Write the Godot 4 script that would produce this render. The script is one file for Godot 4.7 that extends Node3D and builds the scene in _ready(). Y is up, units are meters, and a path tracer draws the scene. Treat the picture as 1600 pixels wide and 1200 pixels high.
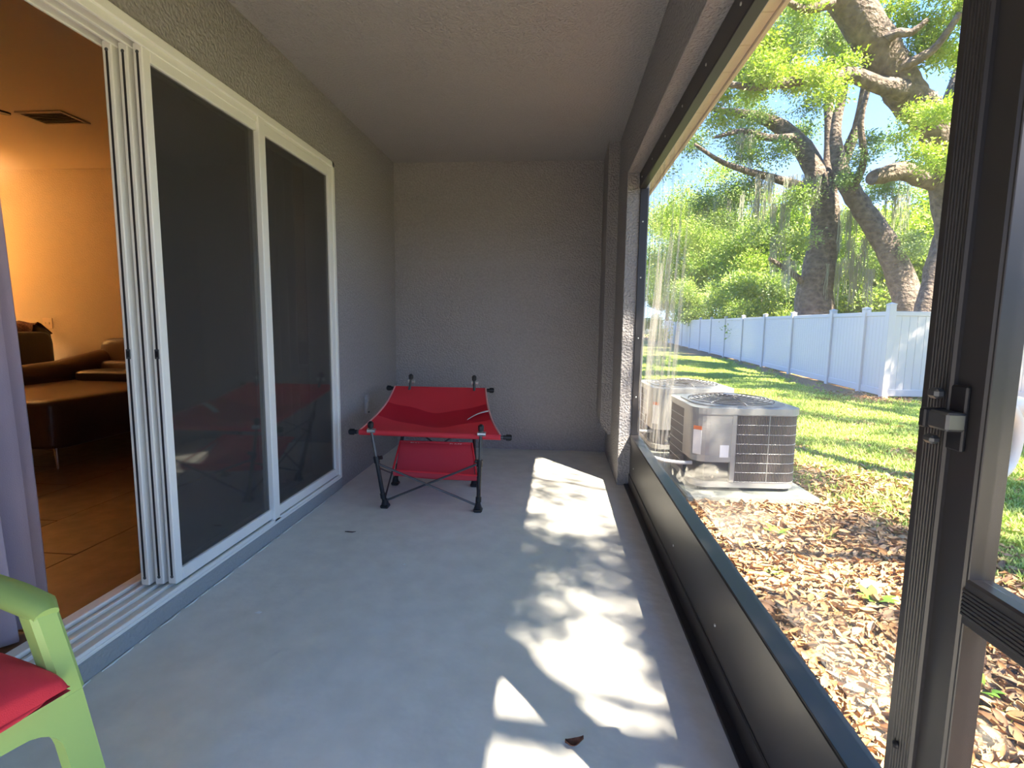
extends Node3D
# A narrow screened patio beside a house: sliding doors on one side, a clear vinyl window wall on the other, yard with oaks beyond.

const F := 815.59
const EYE := Vector3(0, 1.11, 0)
var cam_basis: Basis
const XL := -1.425   # inner face of the door wall
const ZB := -4.53    # end wall
const YC := 2.455    # patio ceiling
const XP := 0.432    # inner face of the window wall
const ZP := -3.585   # far jamb of the window opening
const YH := 2.09     # underside of the header
const XK := 0.51     # inner face of the window frame
const XO := 0.575    # outer face of the window wall
const ZN := 0.9      # near end of the patio
const YS := 0.36     # top of the window sill
const YG := -0.3     # lawn level
const SUN := Vector3(-0.455, -1.0, -0.572)
var rng := RandomNumberGenerator.new()
var M := {}
var names := {}

# ---------------------------------------------------------------- pixels of the 1600 x 1200 photograph to places
func ray(u: float, v: float) -> Vector3:
	return cam_basis * Vector3((u - 800.0) / F, (600.0 - v) / F, -1.0)
func on_y(u: float, v: float, y := 0.0) -> Vector3:
	var d := ray(u, v)
	return EYE + d * ((y - EYE.y) / d.y)
func on_x(u: float, v: float, x: float) -> Vector3:
	var d := ray(u, v)
	return EYE + d * ((x - EYE.x) / d.x)
func on_z(u: float, v: float, z: float) -> Vector3:
	var d := ray(u, v)
	return EYE + d * ((z - EYE.z) / d.z)

# ---------------------------------------------------------------- naming
func numbered(called: String) -> String:
	var n: int = names.get(called, 0)
	names[called] = n + 1
	return called if n == 0 else "%s_%03d" % [called, n]
func tag(o: Node3D, label := "", category := "", group := "", kind := "") -> Node3D:
	if label: o.set_meta("label", label)
	if category: o.set_meta("category", category)
	if group: o.set_meta("group", group)
	if kind: o.set_meta("kind", kind)
	return o
func thing(called: String, label: String, category: String, at := Vector3.ZERO, turn := 0.0, group := "") -> Node3D:
	var o := Node3D.new()
	o.name = numbered(called)
	add_child(o)
	o.position = at
	o.rotation.y = turn
	return tag(o, label, category, group)
func setting(called: String) -> Node3D:
	var o := Node3D.new()
	o.name = called
	add_child(o)
	o.set_meta("kind", "structure")
	return o

# ---------------------------------------------------------------- shapes
func st() -> SurfaceTool:
	var s := SurfaceTool.new()
	s.begin(Mesh.PRIMITIVE_TRIANGLES)
	return s
func build(s: SurfaceTool, called: String, m: Material, parent: Node = null) -> MeshInstance3D:
	var o := MeshInstance3D.new()
	o.mesh = s.commit()
	o.mesh.surface_set_material(0, m)
	return put(o, called, parent)
func put(o: MeshInstance3D, called: String, parent: Node = null) -> MeshInstance3D:
	if parent == null:
		o.name = numbered(called)
		add_child(o)
	else:
		o.name = called
		parent.add_child(o, true)
	return o
func inst(mesh: Mesh, m: Material, called: String, parent: Node, t: Transform3D) -> MeshInstance3D:
	var o := MeshInstance3D.new()
	o.mesh = mesh
	o.material_override = m
	o.transform = t
	return put(o, called, parent)
func poly(s: SurfaceTool, pts: Array, out: Vector3) -> void:
	var n: Vector3 = (pts[2] - pts[0]).cross(pts[1] - pts[0])
	if n.length_squared() < 1e-16: n = out
	n = n.normalized()
	var p := pts
	if n.dot(out) < 0.0:
		p = pts.duplicate()
		p.reverse()
		n = -n
	for i in range(1, p.size() - 1):
		for q in [p[0], p[i], p[i + 1]]:
			s.set_normal(n)
			s.add_vertex(q)
func box(s: SurfaceTool, c: Vector3, size: Vector3, b := 0.0, bs := Basis()) -> void:
	var h := size * 0.5
	b = minf(b, minf(h.x, minf(h.y, h.z)) * 0.95)
	if b <= 0.0:
		for ax in 3:
			for sg in [-1.0, 1.0]:
				var q := []
				for k in [[-1, -1], [1, -1], [1, 1], [-1, 1]]:
					var v := Vector3.ZERO
					v[ax] = sg * h[ax]
					v[(ax + 1) % 3] = k[0] * h[(ax + 1) % 3]
					v[(ax + 2) % 3] = k[1] * h[(ax + 2) % 3]
					q.append(c + bs * v)
				var o := Vector3.ZERO
				o[ax] = sg
				poly(s, q, bs * o)
		return
	var cv := func(sx: float, sy: float, sz: float, ax: int) -> Vector3:
		var v := Vector3(sx * (h.x - b), sy * (h.y - b), sz * (h.z - b))
		v[ax] += b * [sx, sy, sz][ax]
		return c + bs * v
	for ax in 3:
		for sg in [-1.0, 1.0]:
			var q := []
			for k in [[-1, -1], [1, -1], [1, 1], [-1, 1]]:
				var g := [0.0, 0.0, 0.0]
				g[ax] = sg
				g[(ax + 1) % 3] = float(k[0])
				g[(ax + 2) % 3] = float(k[1])
				q.append(cv.call(g[0], g[1], g[2], ax))
			var o := Vector3.ZERO
			o[ax] = sg
			poly(s, q, bs * o)
		var a1 := (ax + 1) % 3
		var a2 := (ax + 2) % 3
		for s1 in [-1.0, 1.0]:
			for s2 in [-1.0, 1.0]:
				var g := [0.0, 0.0, 0.0]
				g[a1] = s1
				g[a2] = s2
				var q := []
				for e in [[-1.0, a1], [1.0, a1], [1.0, a2], [-1.0, a2]]:
					g[ax] = e[0]
					q.append(cv.call(g[0], g[1], g[2], e[1]))
				var o := Vector3.ZERO
				o[a1] = s1
				o[a2] = s2
				poly(s, q, bs * o)
	for sx in [-1.0, 1.0]:
		for sy in [-1.0, 1.0]:
			for sz in [-1.0, 1.0]:
				poly(s, [cv.call(sx, sy, sz, 0), cv.call(sx, sy, sz, 1), cv.call(sx, sy, sz, 2)], bs * Vector3(sx, sy, sz))
func span(s: SurfaceTool, lo: Vector3, hi: Vector3, b := 0.0) -> void:
	box(s, (lo + hi) * 0.5, (hi - lo).abs(), b)
func part(called: String, lo: Vector3, hi: Vector3, b: float, m: Material, parent: Node) -> MeshInstance3D:
	var s := st()
	span(s, lo, hi, b)
	return build(s, called, m, parent)
func tri3(s: SurfaceTool, a: Vector3, b: Vector3, c: Vector3, na: Vector3, nb: Vector3, nc: Vector3) -> void:
	s.set_normal(na)
	s.add_vertex(a)
	s.set_normal(nb)
	s.add_vertex(b)
	s.set_normal(nc)
	s.add_vertex(c)
func grid(s: SurfaceTool, P: Array, N: Array, flip := false) -> void:   # rows of points and normals
	for i in P.size() - 1:
		for j in P[i].size() - 1:
			var a := [i, j]
			var b := [i + 1, j]
			var c := [i + 1, j + 1]
			var d := [i, j + 1]
			for t in [[a, b, c], [a, c, d]]:
				var o: Array = t if not flip else [t[0], t[2], t[1]]
				tri3(s, P[o[0][0]][o[0][1]], P[o[1][0]][o[1][1]], P[o[2][0]][o[2][1]], N[o[0][0]][o[0][1]], N[o[1][0]][o[1][1]], N[o[2][0]][o[2][1]])
func sheet(s: SurfaceTool, nu: int, nv: int, f: Callable, thick := 0.0) -> void:   # f(u, v) with u, v in 0..1
	var P := []
	var N := []
	for i in nu + 1:
		var r := []
		for j in nv + 1:
			r.append(f.call(float(i) / nu, float(j) / nv))
		P.append(r)
	for i in nu + 1:
		var r := []
		for j in nv + 1:
			var du: Vector3 = P[mini(i + 1, nu)][j] - P[maxi(i - 1, 0)][j]
			var dv: Vector3 = P[i][mini(j + 1, nv)] - P[i][maxi(j - 1, 0)]
			var n := dv.cross(du)
			r.append(n.normalized() if n.length_squared() > 1e-18 else Vector3.UP)
		N.append(r)
	if thick <= 0.0:
		grid(s, P, N)
		return
	var Q := []
	var O := []
	for i in nu + 1:
		var r := []
		var o := []
		for j in nv + 1:
			r.append(P[i][j] - N[i][j] * thick)
			o.append(-N[i][j])
		Q.append(r)
		O.append(o)
	grid(s, P, N)
	grid(s, Q, O, true)
	for i in nu:
		for j in [0, nv]:
			poly(s, [P[i][j], P[i + 1][j], Q[i + 1][j], Q[i][j]], P[i][j] - P[i][clampi(j + (1 if j == 0 else -1), 0, nv)])
	for j in nv:
		for i in [0, nu]:
			poly(s, [P[i][j], P[i][j + 1], Q[i][j + 1], Q[i][j]], P[i][j] - P[clampi(i + (1 if i == 0 else -1), 0, nu)][j])
func tube(s: SurfaceTool, pts: Array, radii, seg := 8, caps := true, rough := 0.0, squash := 1.0) -> void:
	var n := pts.size()
	var t0: Vector3 = (pts[1] - pts[0]).normalized()
	var up := Vector3.UP if absf(t0.y) < 0.9 else Vector3.RIGHT
	var x := t0.cross(up).normalized()
	var P := []
	var N := []
	for i in n:
		var t: Vector3 = (pts[mini(i + 1, n - 1)] - pts[maxi(i - 1, 0)]).normalized()
		x = (x - t * x.dot(t)).normalized()
		var y := t.cross(x)
		var r: float = radii[i] if radii is Array else radii
		var rp := []
		var rn := []
		var first := 0.0
		for k in seg + 1:
			var a := TAU * k / seg
			var rr := r
			if rough > 0.0:
				if k == seg: rr = first
				else: rr = r * (1.0 + rough * (rng.randf() - 0.5))
				if k == 0: first = rr
			var dirv := x * cos(a) + y * sin(a) * squash
			rp.append(pts[i] + dirv * rr)
			rn.append(dirv.normalized())
		P.append(rp)
		N.append(rn)
	grid(s, P, N)
	if caps:
		var a: Array = P[0].slice(0, seg)
		var b: Array = P[n - 1].slice(0, seg)
		poly(s, a, pts[0] - pts[1])
		poly(s, b, pts[n - 1] - pts[n - 2])
func lathe(s: SurfaceTool, at: Vector3, prof: Array, seg := 16, bs := Basis()) -> void:   # prof: [radius, height]
	var P := []
	var N := []
	for i in prof.size():
		var rp := []
		var rn := []
		var a: Array = prof[maxi(i - 1, 0)]
		var b: Array = prof[mini(i + 1, prof.size() - 1)]
		var dr: float = b[0] - a[0]
		var dy: float = b[1] - a[1]
		for k in seg + 1:
			var an := TAU * k / seg
			var d := Vector3(cos(an), 0, sin(an))
			rp.append(at + bs * (d * prof[i][0] + Vector3.UP * prof[i][1]))
			rn.append(bs * (d * dy - Vector3.UP * dr).normalized())
		P.append(rp)
		N.append(rn)
	grid(s, P, N, true)
func extrude(s: SurfaceTool, pts: Array, t: Transform3D, depth: float) -> void:   # an outline in the x-y plane given thickness along z
	var flat := PackedVector2Array()
	for q in pts: flat.append(Vector2(q[0], q[1]))
	var idx := Geometry2D.triangulate_polygon(flat)
	for sgn in [-1.0, 1.0]:
		for i in range(0, idx.size(), 3):
			var q := []
			for k in 3:
				var v := flat[idx[i + k]]
				q.append(t * Vector3(v.x, v.y, sgn * depth * 0.5))
			poly(s, q, t.basis * Vector3(0, 0, sgn))
	var area := 0.0
	for i in flat.size():
		area += flat[i].cross(flat[(i + 1) % flat.size()])
	for i in flat.size():
		var a := flat[i]
		var b := flat[(i + 1) % flat.size()]
		var o := (b - a).orthogonal() * (1.0 if area < 0.0 else -1.0)
		o = -o if false else o
		poly(s, [t * Vector3(a.x, a.y, -depth / 2), t * Vector3(b.x, b.y, -depth / 2), t * Vector3(b.x, b.y, depth / 2), t * Vector3(a.x, a.y, depth / 2)], t.basis * Vector3(-o.x, -o.y, 0) * -1.0)
func pillow(s: SurfaceTool, size: Vector3, t: Transform3D, e := 0.35, nu := 24, nv := 14, dent := 0.0) -> void:   # a rounded, cushion-like block
	var f := func(u: float, v: float) -> Vector3:
		var a := u * TAU
		var b := (v - 0.5) * PI
		var se := func(x: float, k: float) -> float: return signf(x) * pow(absf(x), k)
		var p := Vector3(se.call(cos(b), e) * se.call(cos(a), e), se.call(sin(b), e), se.call(cos(b), e) * se.call(sin(a), e)) * size * 0.5
		if dent > 0.0:
			var rr := Vector2(p.x / size.x, p.z / size.z).length() * 2.0
			p.y *= 1.0 - dent * exp(-rr * rr * 6.0)
		return t * p
	sheet(s, nu, nv, f)
func copies(called: String, mesh: Mesh, m: Material, xf: Array, cols: PackedColorArray, parent: Node = null) -> MultiMeshInstance3D:
	var mm := MultiMesh.new()
	mm.transform_format = MultiMesh.TRANSFORM_3D
	mm.use_colors = true
	mm.mesh = mesh
	mm.instance_count = xf.size()
	for i in xf.size():
		mm.set_instance_transform(i, xf[i])
		mm.set_instance_color(i, cols[i])
	var o := MultiMeshInstance3D.new()
	o.multimesh = mm
	o.material_override = m
	o.set_meta("kind", "stuff")
	if parent == null:
		o.name = numbered(called)
		add_child(o)
	else:
		o.name = called
		parent.add_child(o, true)
	return o

# ---------------------------------------------------------------- materials
func ntex(kind: int, freq: float, sd: int, oct := 3, size := 512, ramp := []) -> NoiseTexture2D:
	var n := FastNoiseLite.new()
	n.noise_type = kind
	n.frequency = freq
	n.seed = sd
	n.fractal_octaves = oct
	if oct <= 1: n.fractal_type = FastNoiseLite.FRACTAL_NONE
	var t := NoiseTexture2D.new()
	t.width = size
	t.height = size
	t.seamless = true
	t.noise = n
	if ramp.size():
		var g := Gradient.new()
		g.offsets = PackedFloat32Array(range(ramp.size()).map(func(i): return float(i) / (ramp.size() - 1)))
		g.colors = PackedColorArray(ramp)
		t.color_ramp = g
	return t
func mat(c: Color, rough := 0.6, metal := 0.0, spec := 0.5) -> StandardMaterial3D:
	var m := StandardMaterial3D.new()
	m.albedo_color = c
	m.roughness = rough
	m.metallic = metal
	m.metallic_specular = spec
	return m
func relief(m: StandardMaterial3D, t: Texture2D, cm: float, scale: float, world := true) -> StandardMaterial3D:
	m.heightmap_enabled = true
	m.heightmap_texture = t
	m.heightmap_scale = cm
	m.uv1_triplanar = true
	m.uv1_world_triplanar = world
	m.uv1_scale = Vector3.ONE * scale
	return m
func mottled(m: StandardMaterial3D, t: Texture2D, scale: float, world := true) -> StandardMaterial3D:
	m.albedo_texture = t
	m.uv1_triplanar = true
	m.uv1_world_triplanar = world
	m.uv1_scale = Vector3.ONE * scale
	return m
func greys(lo: float, hi: float) -> Array:
	return [Color(lo, lo, lo), Color(1, 1, 1) * hi]
func make_materials() -> void:
	var stucco_relief := ntex(FastNoiseLite.TYPE_SIMPLEX, 0.1, 3, 3)
	M.stucco = relief(mottled(mat(Color8(160, 155, 154), 0.75), ntex(FastNoiseLite.TYPE_SIMPLEX_SMOOTH, 0.08, 8, 4, 512, [Color(0.91, 0.91, 0.91), Color(1, 1, 1)]), 0.9), stucco_relief, 0.75, 0.9)
	M.stucco_ceiling = relief(mat(Color8(156, 152, 151), 0.8), stucco_relief, 0.6, 0.9)
	M.reveal = relief(mat(Color8(150, 147, 147), 0.7), stucco_relief, 0.75, 0.9)
	M.slab = relief(mottled(mat(Color8(221, 220, 212), 0.5), ntex(FastNoiseLite.TYPE_SIMPLEX_SMOOTH, 0.012, 21, 5, 1024, [Color(0.93, 0.93, 0.93), Color(1, 1, 1)]), 0.45), ntex(FastNoiseLite.TYPE_SIMPLEX_SMOOTH, 0.03, 5, 4), 0.25, 0.5)
	M.kerb = relief(mat(Color8(150, 153, 152), 0.7), stucco_relief, 0.3, 0.9)
	M.caulk = mat(Color8(214, 216, 212), 0.8)
	M.white_frame = mat(Color8(232, 230, 222), 0.35)
	M.bronze = mat(Color8(46, 44, 45), 0.36)
	M.screw = mat(Color8(210, 210, 205), 0.3, 0.9)
	var g := mat(Color(0.27, 0.26, 0.25, 0.7), 0.06)
	g.transparency = BaseMaterial3D.TRANSPARENCY_ALPHA
	M.dark_glass = g
	var v := mat(Color(0.9, 0.9, 0.88, 0.035), 0.04)
	v.transparency = BaseMaterial3D.TRANSPARENCY_ALPHA
	M.clear = v.duplicate()
	M.clear.albedo_color = Color(0.9, 0.9, 0.88, 0.01)
	v.backlight_enabled = true
	v.backlight = Color(0.22, 0.22, 0.21)
	M.vinyl = v
	var vc := mat(Color(0.92, 0.9, 0.86, 0.08), 0.12)
	vc.transparency = BaseMaterial3D.TRANSPARENCY_ALPHA
	vc.backlight_enabled = true
	vc.backlight = Color(0.52, 0.5, 0.46)
	M.vinyl_crease = vc
	M.screen = mat(Color(0.1, 0.1, 0.1, 0.25), 0.6)
	M.screen.transparency = BaseMaterial3D.TRANSPARENCY_ALPHA
	M.soffit = mat(Color8(214, 196, 172), 0.7)
	M.beige_stucco = relief(mat(Color8(190, 180, 165), 0.8), stucco_relief, 0.75, 0.9)
	M.roof = mat(Color8(90, 84, 78), 0.9)
	# living room
	M.inner_wall = relief(mat(Color8(212, 192, 162), 0.8), stucco_relief, 0.25, 0.9)
	M.inner_ceiling = mat(Color8(212, 192, 162), 0.85)
	M.tile = mottled(mat(Color8(140, 104, 80), 0.35), ntex(FastNoiseLite.TYPE_SIMPLEX_SMOOTH, 0.02, 31, 4, 512, [Color(0.78, 0.76, 0.74), Color(1, 1, 1)]), 0.8)
	M.grout = mat(Color8(196, 178, 158), 0.8)
	M.leather = relief(mat(Color8(92, 62, 46), 0.3), ntex(FastNoiseLite.TYPE_CELLULAR, 0.06, 12, 2), 0.12, 3.0)
	M.leather_dark = relief(mat(Color8(44, 28, 22), 0.35), ntex(FastNoiseLite.TYPE_CELLULAR, 0.06, 14, 2), 0.12, 3.0)
	M.throw = mottled(mat(Color8(150, 110, 92), 0.9), ntex(FastNoiseLite.TYPE_CELLULAR, 0.05, 15, 3, 512, [Color(0.35, 0.25, 0.22), Color(1, 0.95, 0.9)]), 3.0)
	M.yellow_cushion = mat(Color8(236, 168, 50), 0.8)
	M.chrome = mat(Color8(215, 210, 200), 0.2, 0.95)
	M.plate = mat(Color8(222, 196, 160), 0.5)
	M.dark = mat(Color8(24, 20, 20), 0.5)
	M.black = mat(Color8(22, 22, 24), 0.4)
	M.black_plastic = mat(Color8(28, 28, 31), 0.42)
	M.tv = mat(Color8(20, 20, 24), 0.15)
	var cl := mat(Color8(166, 150, 160), 0.95)
	relief(cl, ntex(FastNoiseLite.TYPE_SIMPLEX, 0.2, 16, 2), 0.06, 3.0)
	cl.rim_enabled = true
	cl.rim = 0.4
	M.curtain = cl
	M.curtain_green = mat(Color8(120, 124, 104), 0.95)
	# outside
	M.fence = mat(Color8(208, 202, 197), 0.45)
	M.ac_metal = mat(Color8(168, 168, 164), 0.35, 0.35)
	M.ac_dark = mat(Color8(52, 48, 47), 0.6)
	M.ac_louver = mat(Color8(126, 118, 114), 0.45, 0.3)
	M.ac_top = mat(Color8(122, 126, 130), 0.4, 0.3)
	M.concrete = relief(mat(Color8(132, 136, 126), 0.85), ntex(FastNoiseLite.TYPE_SIMPLEX, 0.08, 17, 3), 0.3, 1.5)
	M.label_white = mat(Color8(235, 235, 232), 0.5)
	M.label_orange = mat(Color8(226, 120, 60), 0.5)
	M.conduit = mat(Color8(205, 205, 200), 0.5)
	M.bark = relief(mottled(mat(Color8(156, 144, 132), 0.95), ntex(FastNoiseLite.TYPE_CELLULAR, 0.02, 18, 4, 512, [Color(0.45, 0.42, 0.4), Color(1, 0.98, 0.95)]), 0.7), ntex(FastNoiseLite.TYPE_CELLULAR, 0.03, 19, 4), 5.0, 0.7)
	var lf := mat(Color(1, 1, 1), 0.5)
	lf.vertex_color_use_as_albedo = true
	lf.backlight_enabled = true
	lf.backlight = Color(0.8, 0.9, 0.5)
	M.leaf = lf
	var dl := mat(Color(1, 1, 1), 0.75)
	dl.vertex_color_use_as_albedo = true
	M.dry_leaf = dl
	var gb := mat(Color(1, 1, 1), 0.6)
	gb.vertex_color_use_as_albedo = true
	gb.backlight_enabled = true
	gb.backlight = Color(0.6, 0.7, 0.4)
	M.grass = gb
	var gr := mat(Color(1, 1, 1), 0.95)
	gr.vertex_color_use_as_albedo = true
	mottled(gr, ntex(FastNoiseLite.TYPE_SIMPLEX, 0.03, 20, 5, 1024, [Color(0.5, 0.48, 0.46), Color(1, 1, 1)]), 0.7)
	M.ground = gr
	M.moss = mat(Color(1, 1, 1), 0.95)
	M.moss.vertex_color_use_as_albedo = true
	M.moss.backlight_enabled = true
	M.moss.backlight = Color(0.5, 0.5, 0.45)
	# furniture
	var gp := mat(Color8(160, 188, 106), 0.45)
	M.green_plastic = gp
	var rc := relief(mat(Color8(206, 46, 58), 0.9), ntex(FastNoiseLite.TYPE_SIMPLEX, 0.25, 23, 2), 0.05, 3.0)
	rc.rim_enabled = true
	rc.rim = 0.3
	M.red_cushion = rc
	M.red_canvas = relief(mat(Color8(238, 66, 78), 0.7), ntex(FastNoiseLite.TYPE_CELLULAR, 0.3, 24, 1, 512), 0.03, 4.0)
	M.red_canvas.backlight_enabled = true
	M.red_canvas.backlight = Color8(200, 30, 45)
	M.red_band = relief(mat(Color8(206, 22, 48), 0.7), ntex(FastNoiseLite.TYPE_CELLULAR, 0.3, 25, 1, 512), 0.03, 4.0)
	M.red_band.backlight_enabled = true
	M.red_band.backlight = Color8(170, 15, 30)
	M.pink_hem = mat(Color8(226, 150, 146), 0.8)
	M.red_mesh = mat(Color(0.86, 0.27, 0.32, 0.85), 0.8)
	M.red_mesh.transparency = BaseMaterial3D.TRANSPARENCY_ALPHA
	M.red_mesh.roughness = 0.8
	M.gun_metal = mat(Color8(96, 98, 100), 0.35, 0.7)
	M.white_web = mat(Color8(235, 230, 226), 0.8)
	M.stone = mat(Color8(225, 222, 218), 0.7)
	M.paint_chip = mat(Color8(225, 230, 230), 0.6)

# ---------------------------------------------------------------- camera, sky, sun
func make_view() -> void:
	var cam := Camera3D.new()
	cam.name = "camera"
	cam.fov = 72.681
	cam.position = EYE
	cam.rotation = Vector3(-0.1159418, 0.0857405, 0.0122386)
	cam.near = 0.02
	cam.far = 400
	add_child(cam)
	cam_basis = Basis.from_euler(cam.rotation)
	var e := Environment.new()
	e.background_mode = Environment.BG_SKY
	var sm := ProceduralSkyMaterial.new()
	sm.sky_top_color = Color(0.3, 0.55, 0.94)
	sm.sky_horizon_color = Color(0.74, 0.85, 0.97)
	sm.sky_curve = 0.22
	sm.ground_bottom_color = Color(0.3, 0.3, 0.26)
	sm.ground_horizon_color = Color(0.5, 0.52, 0.48)
	var sky := Sky.new()
	sky.sky_material = sm
	e.sky = sky
	e.background_energy_multiplier = 0.55
	e.tonemap_mode = Environment.TONE_MAPPER_LINEAR
	e.tonemap_exposure = 6.3
	e.sdfgi_enabled = true
	e.ssao_enabled = true
	e.ssil_enabled = true
	var w := WorldEnvironment.new()
	w.name = "environment"
	w.environment = e
	add_child(w)
	var sun := DirectionalLight3D.new()
	sun.name = "sun"
	sun.light_color = Color(1.0, 0.95, 0.87)
	sun.light_energy = 2.0
	sun.light_angular_distance = 0.53
	sun.shadow_enabled = true
	sun.sky_mode = DirectionalLight3D.SKY_MODE_LIGHT_ONLY
	sun.basis = Basis.looking_at(SUN.normalized(), Vector3.UP)
	add_child(sun)

# ---------------------------------------------------------------- the shell of the patio and the house
const DZ0 := -3.285   # far end of the sliding door
const DZ1 := -0.1     # near end
const DY0 := 0.073
const DY1 := 2.092
func make_shell() -> void:
	var s := st()
	span(s, Vector3(XL - 0.2, -0.4, ZB - 0.2), Vector3(XK + 0.065, 0.0, ZN + 0.05))
	var fl := build(s, "floor", M.slab)
	fl.set_meta("kind", "structure")
	s = st()
	span(s, Vector3(XL - 0.2, 0.0, ZB - 0.2), Vector3(XL, YC, DZ0))
	span(s, Vector3(XL - 0.2, DY1, DZ0), Vector3(XL, YC, DZ1))
	span(s, Vector3(XL - 0.2, 0.0, DZ1), Vector3(XL, YC, ZN + 0.2))
	span(s, Vector3(XL - 0.2, YC, ZB - 0.2), Vector3(XL, 2.75, ZN + 0.2))
	build(s, "wall_left", M.stucco).set_meta("kind", "structure")
	s = st()
	span(s, Vector3(XL, 0.0, ZB - 0.2), Vector3(XO, YC, ZB))
	build(s, "wall_back", M.stucco).set_meta("kind", "structure")
	s = st()
	span(s, Vector3(XL, YC, ZB - 0.2), Vector3(XO, 2.6, ZN))
	build(s, "ceiling", M.stucco_ceiling).set_meta("kind", "structure")
	# window wall: far pier, header, near pier
	s = st()
	span(s, Vector3(XP, -0.3, ZB), Vector3(XO, YC, ZP), 0.004)
	span(s, Vector3(XP, YH, ZP), Vector3(XO, YC, ZN), 0.004)
	span(s, Vector3(XP, -0.3, ZN - 0.15), Vector3(XO, YH, ZN), 0.004)
	build(s, "wall_right", M.reveal).set_meta("kind", "structure")
	# near end of the patio: header and short pier; the rest is an open screen
	s = st()
	span(s, Vector3(XL, YH, ZN), Vector3(XP, YC, ZN + 0.14))
	build(s, "wall_near", M.stucco).set_meta("kind", "structure")
	var w3 := setting("window_3")
	part("frame", Vector3(XL, 0.0, ZN - 0.05), Vector3(XP, 0.09, ZN), 0.004, M.bronze, w3)
	part("frame", Vector3(XL, YH - 0.06, ZN - 0.05), Vector3(XP, YH, ZN), 0.004, M.bronze, w3)
	part("frame", Vector3(-0.52, 0.09, ZN - 0.05), Vector3(-0.47, YH - 0.06, ZN), 0.004, M.bronze, w3)
	# low kerb under the sliding door and the boxed chase in the far corner
	s = st()
	span(s, Vector3(XL - 0.2, 0.0, DZ0), Vector3(XL + 0.012, DY0 - 0.001, DZ1), 0.006)
	var kerb := build(s, "trim_1", M.kerb)
	kerb.set_meta("kind", "structure")
	var zc := DZ0 + 0.05
	while zc < -0.9:
		var ln := rng.randf_range(0.04, 0.14)
		var q := st()
		tube(q, [Vector3(XL + 0.014, 0.002, zc), Vector3(XL + 0.016 + rng.randf() * 0.005, 0.003, zc + ln * 0.5), Vector3(XL + 0.014, 0.002, zc + ln)], [0.002, 0.0035, 0.002], 6)
		build(q, "caulk_bead", M.caulk, kerb)
		zc += ln + rng.randf_range(0.0, 0.05)
	s = st()
	extrude(s, [[0.35, 0.34], [0.35, YC], [XP, YC], [XP, 0.25], [0.41, 0.25]], Transform3D(Basis(), Vector3(0, 0, (ZB - 4.09) / 2)), -4.09 - ZB)
	build(s, "trim_2", M.stucco).set_meta("kind", "structure")
	# eaves: vented soffit boards and fascia
	var sof := setting("trim_3")
	var z := ZB - 7.0
	while z < ZN - 0.3:
		part("soffit_board", Vector3(XO, 2.6, z), Vector3(1.0, 2.615, z + 0.296), 0.004, M.soffit, sof)
		z += 0.302
	part("fascia", Vector3(1.0, 2.585, ZB - 7.0), Vector3(1.025, 2.8, ZN + 0.03), 0.003, M.soffit, sof)
	s = st()
	span(s, Vector3(-7.4, 2.75, ZB - 7.0), Vector3(1.02, 2.95, ZN + 0.03))
	build(s, "roof", M.roof).set_meta("kind", "structure")
	# outer wall of the house beyond the patio
	s = st()
	span(s, Vector3(-7.4, -0.4, ZB - 7.0), Vector3(XO, 2.75, ZB - 0.75))
	span(s, Vector3(-1.5, -0.4, ZB - 0.75), Vector3(XO, 2.75, ZB - 0.2))
	build(s, "wall_outer", M.beige_stucco).set_meta("kind", "structure")

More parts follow.
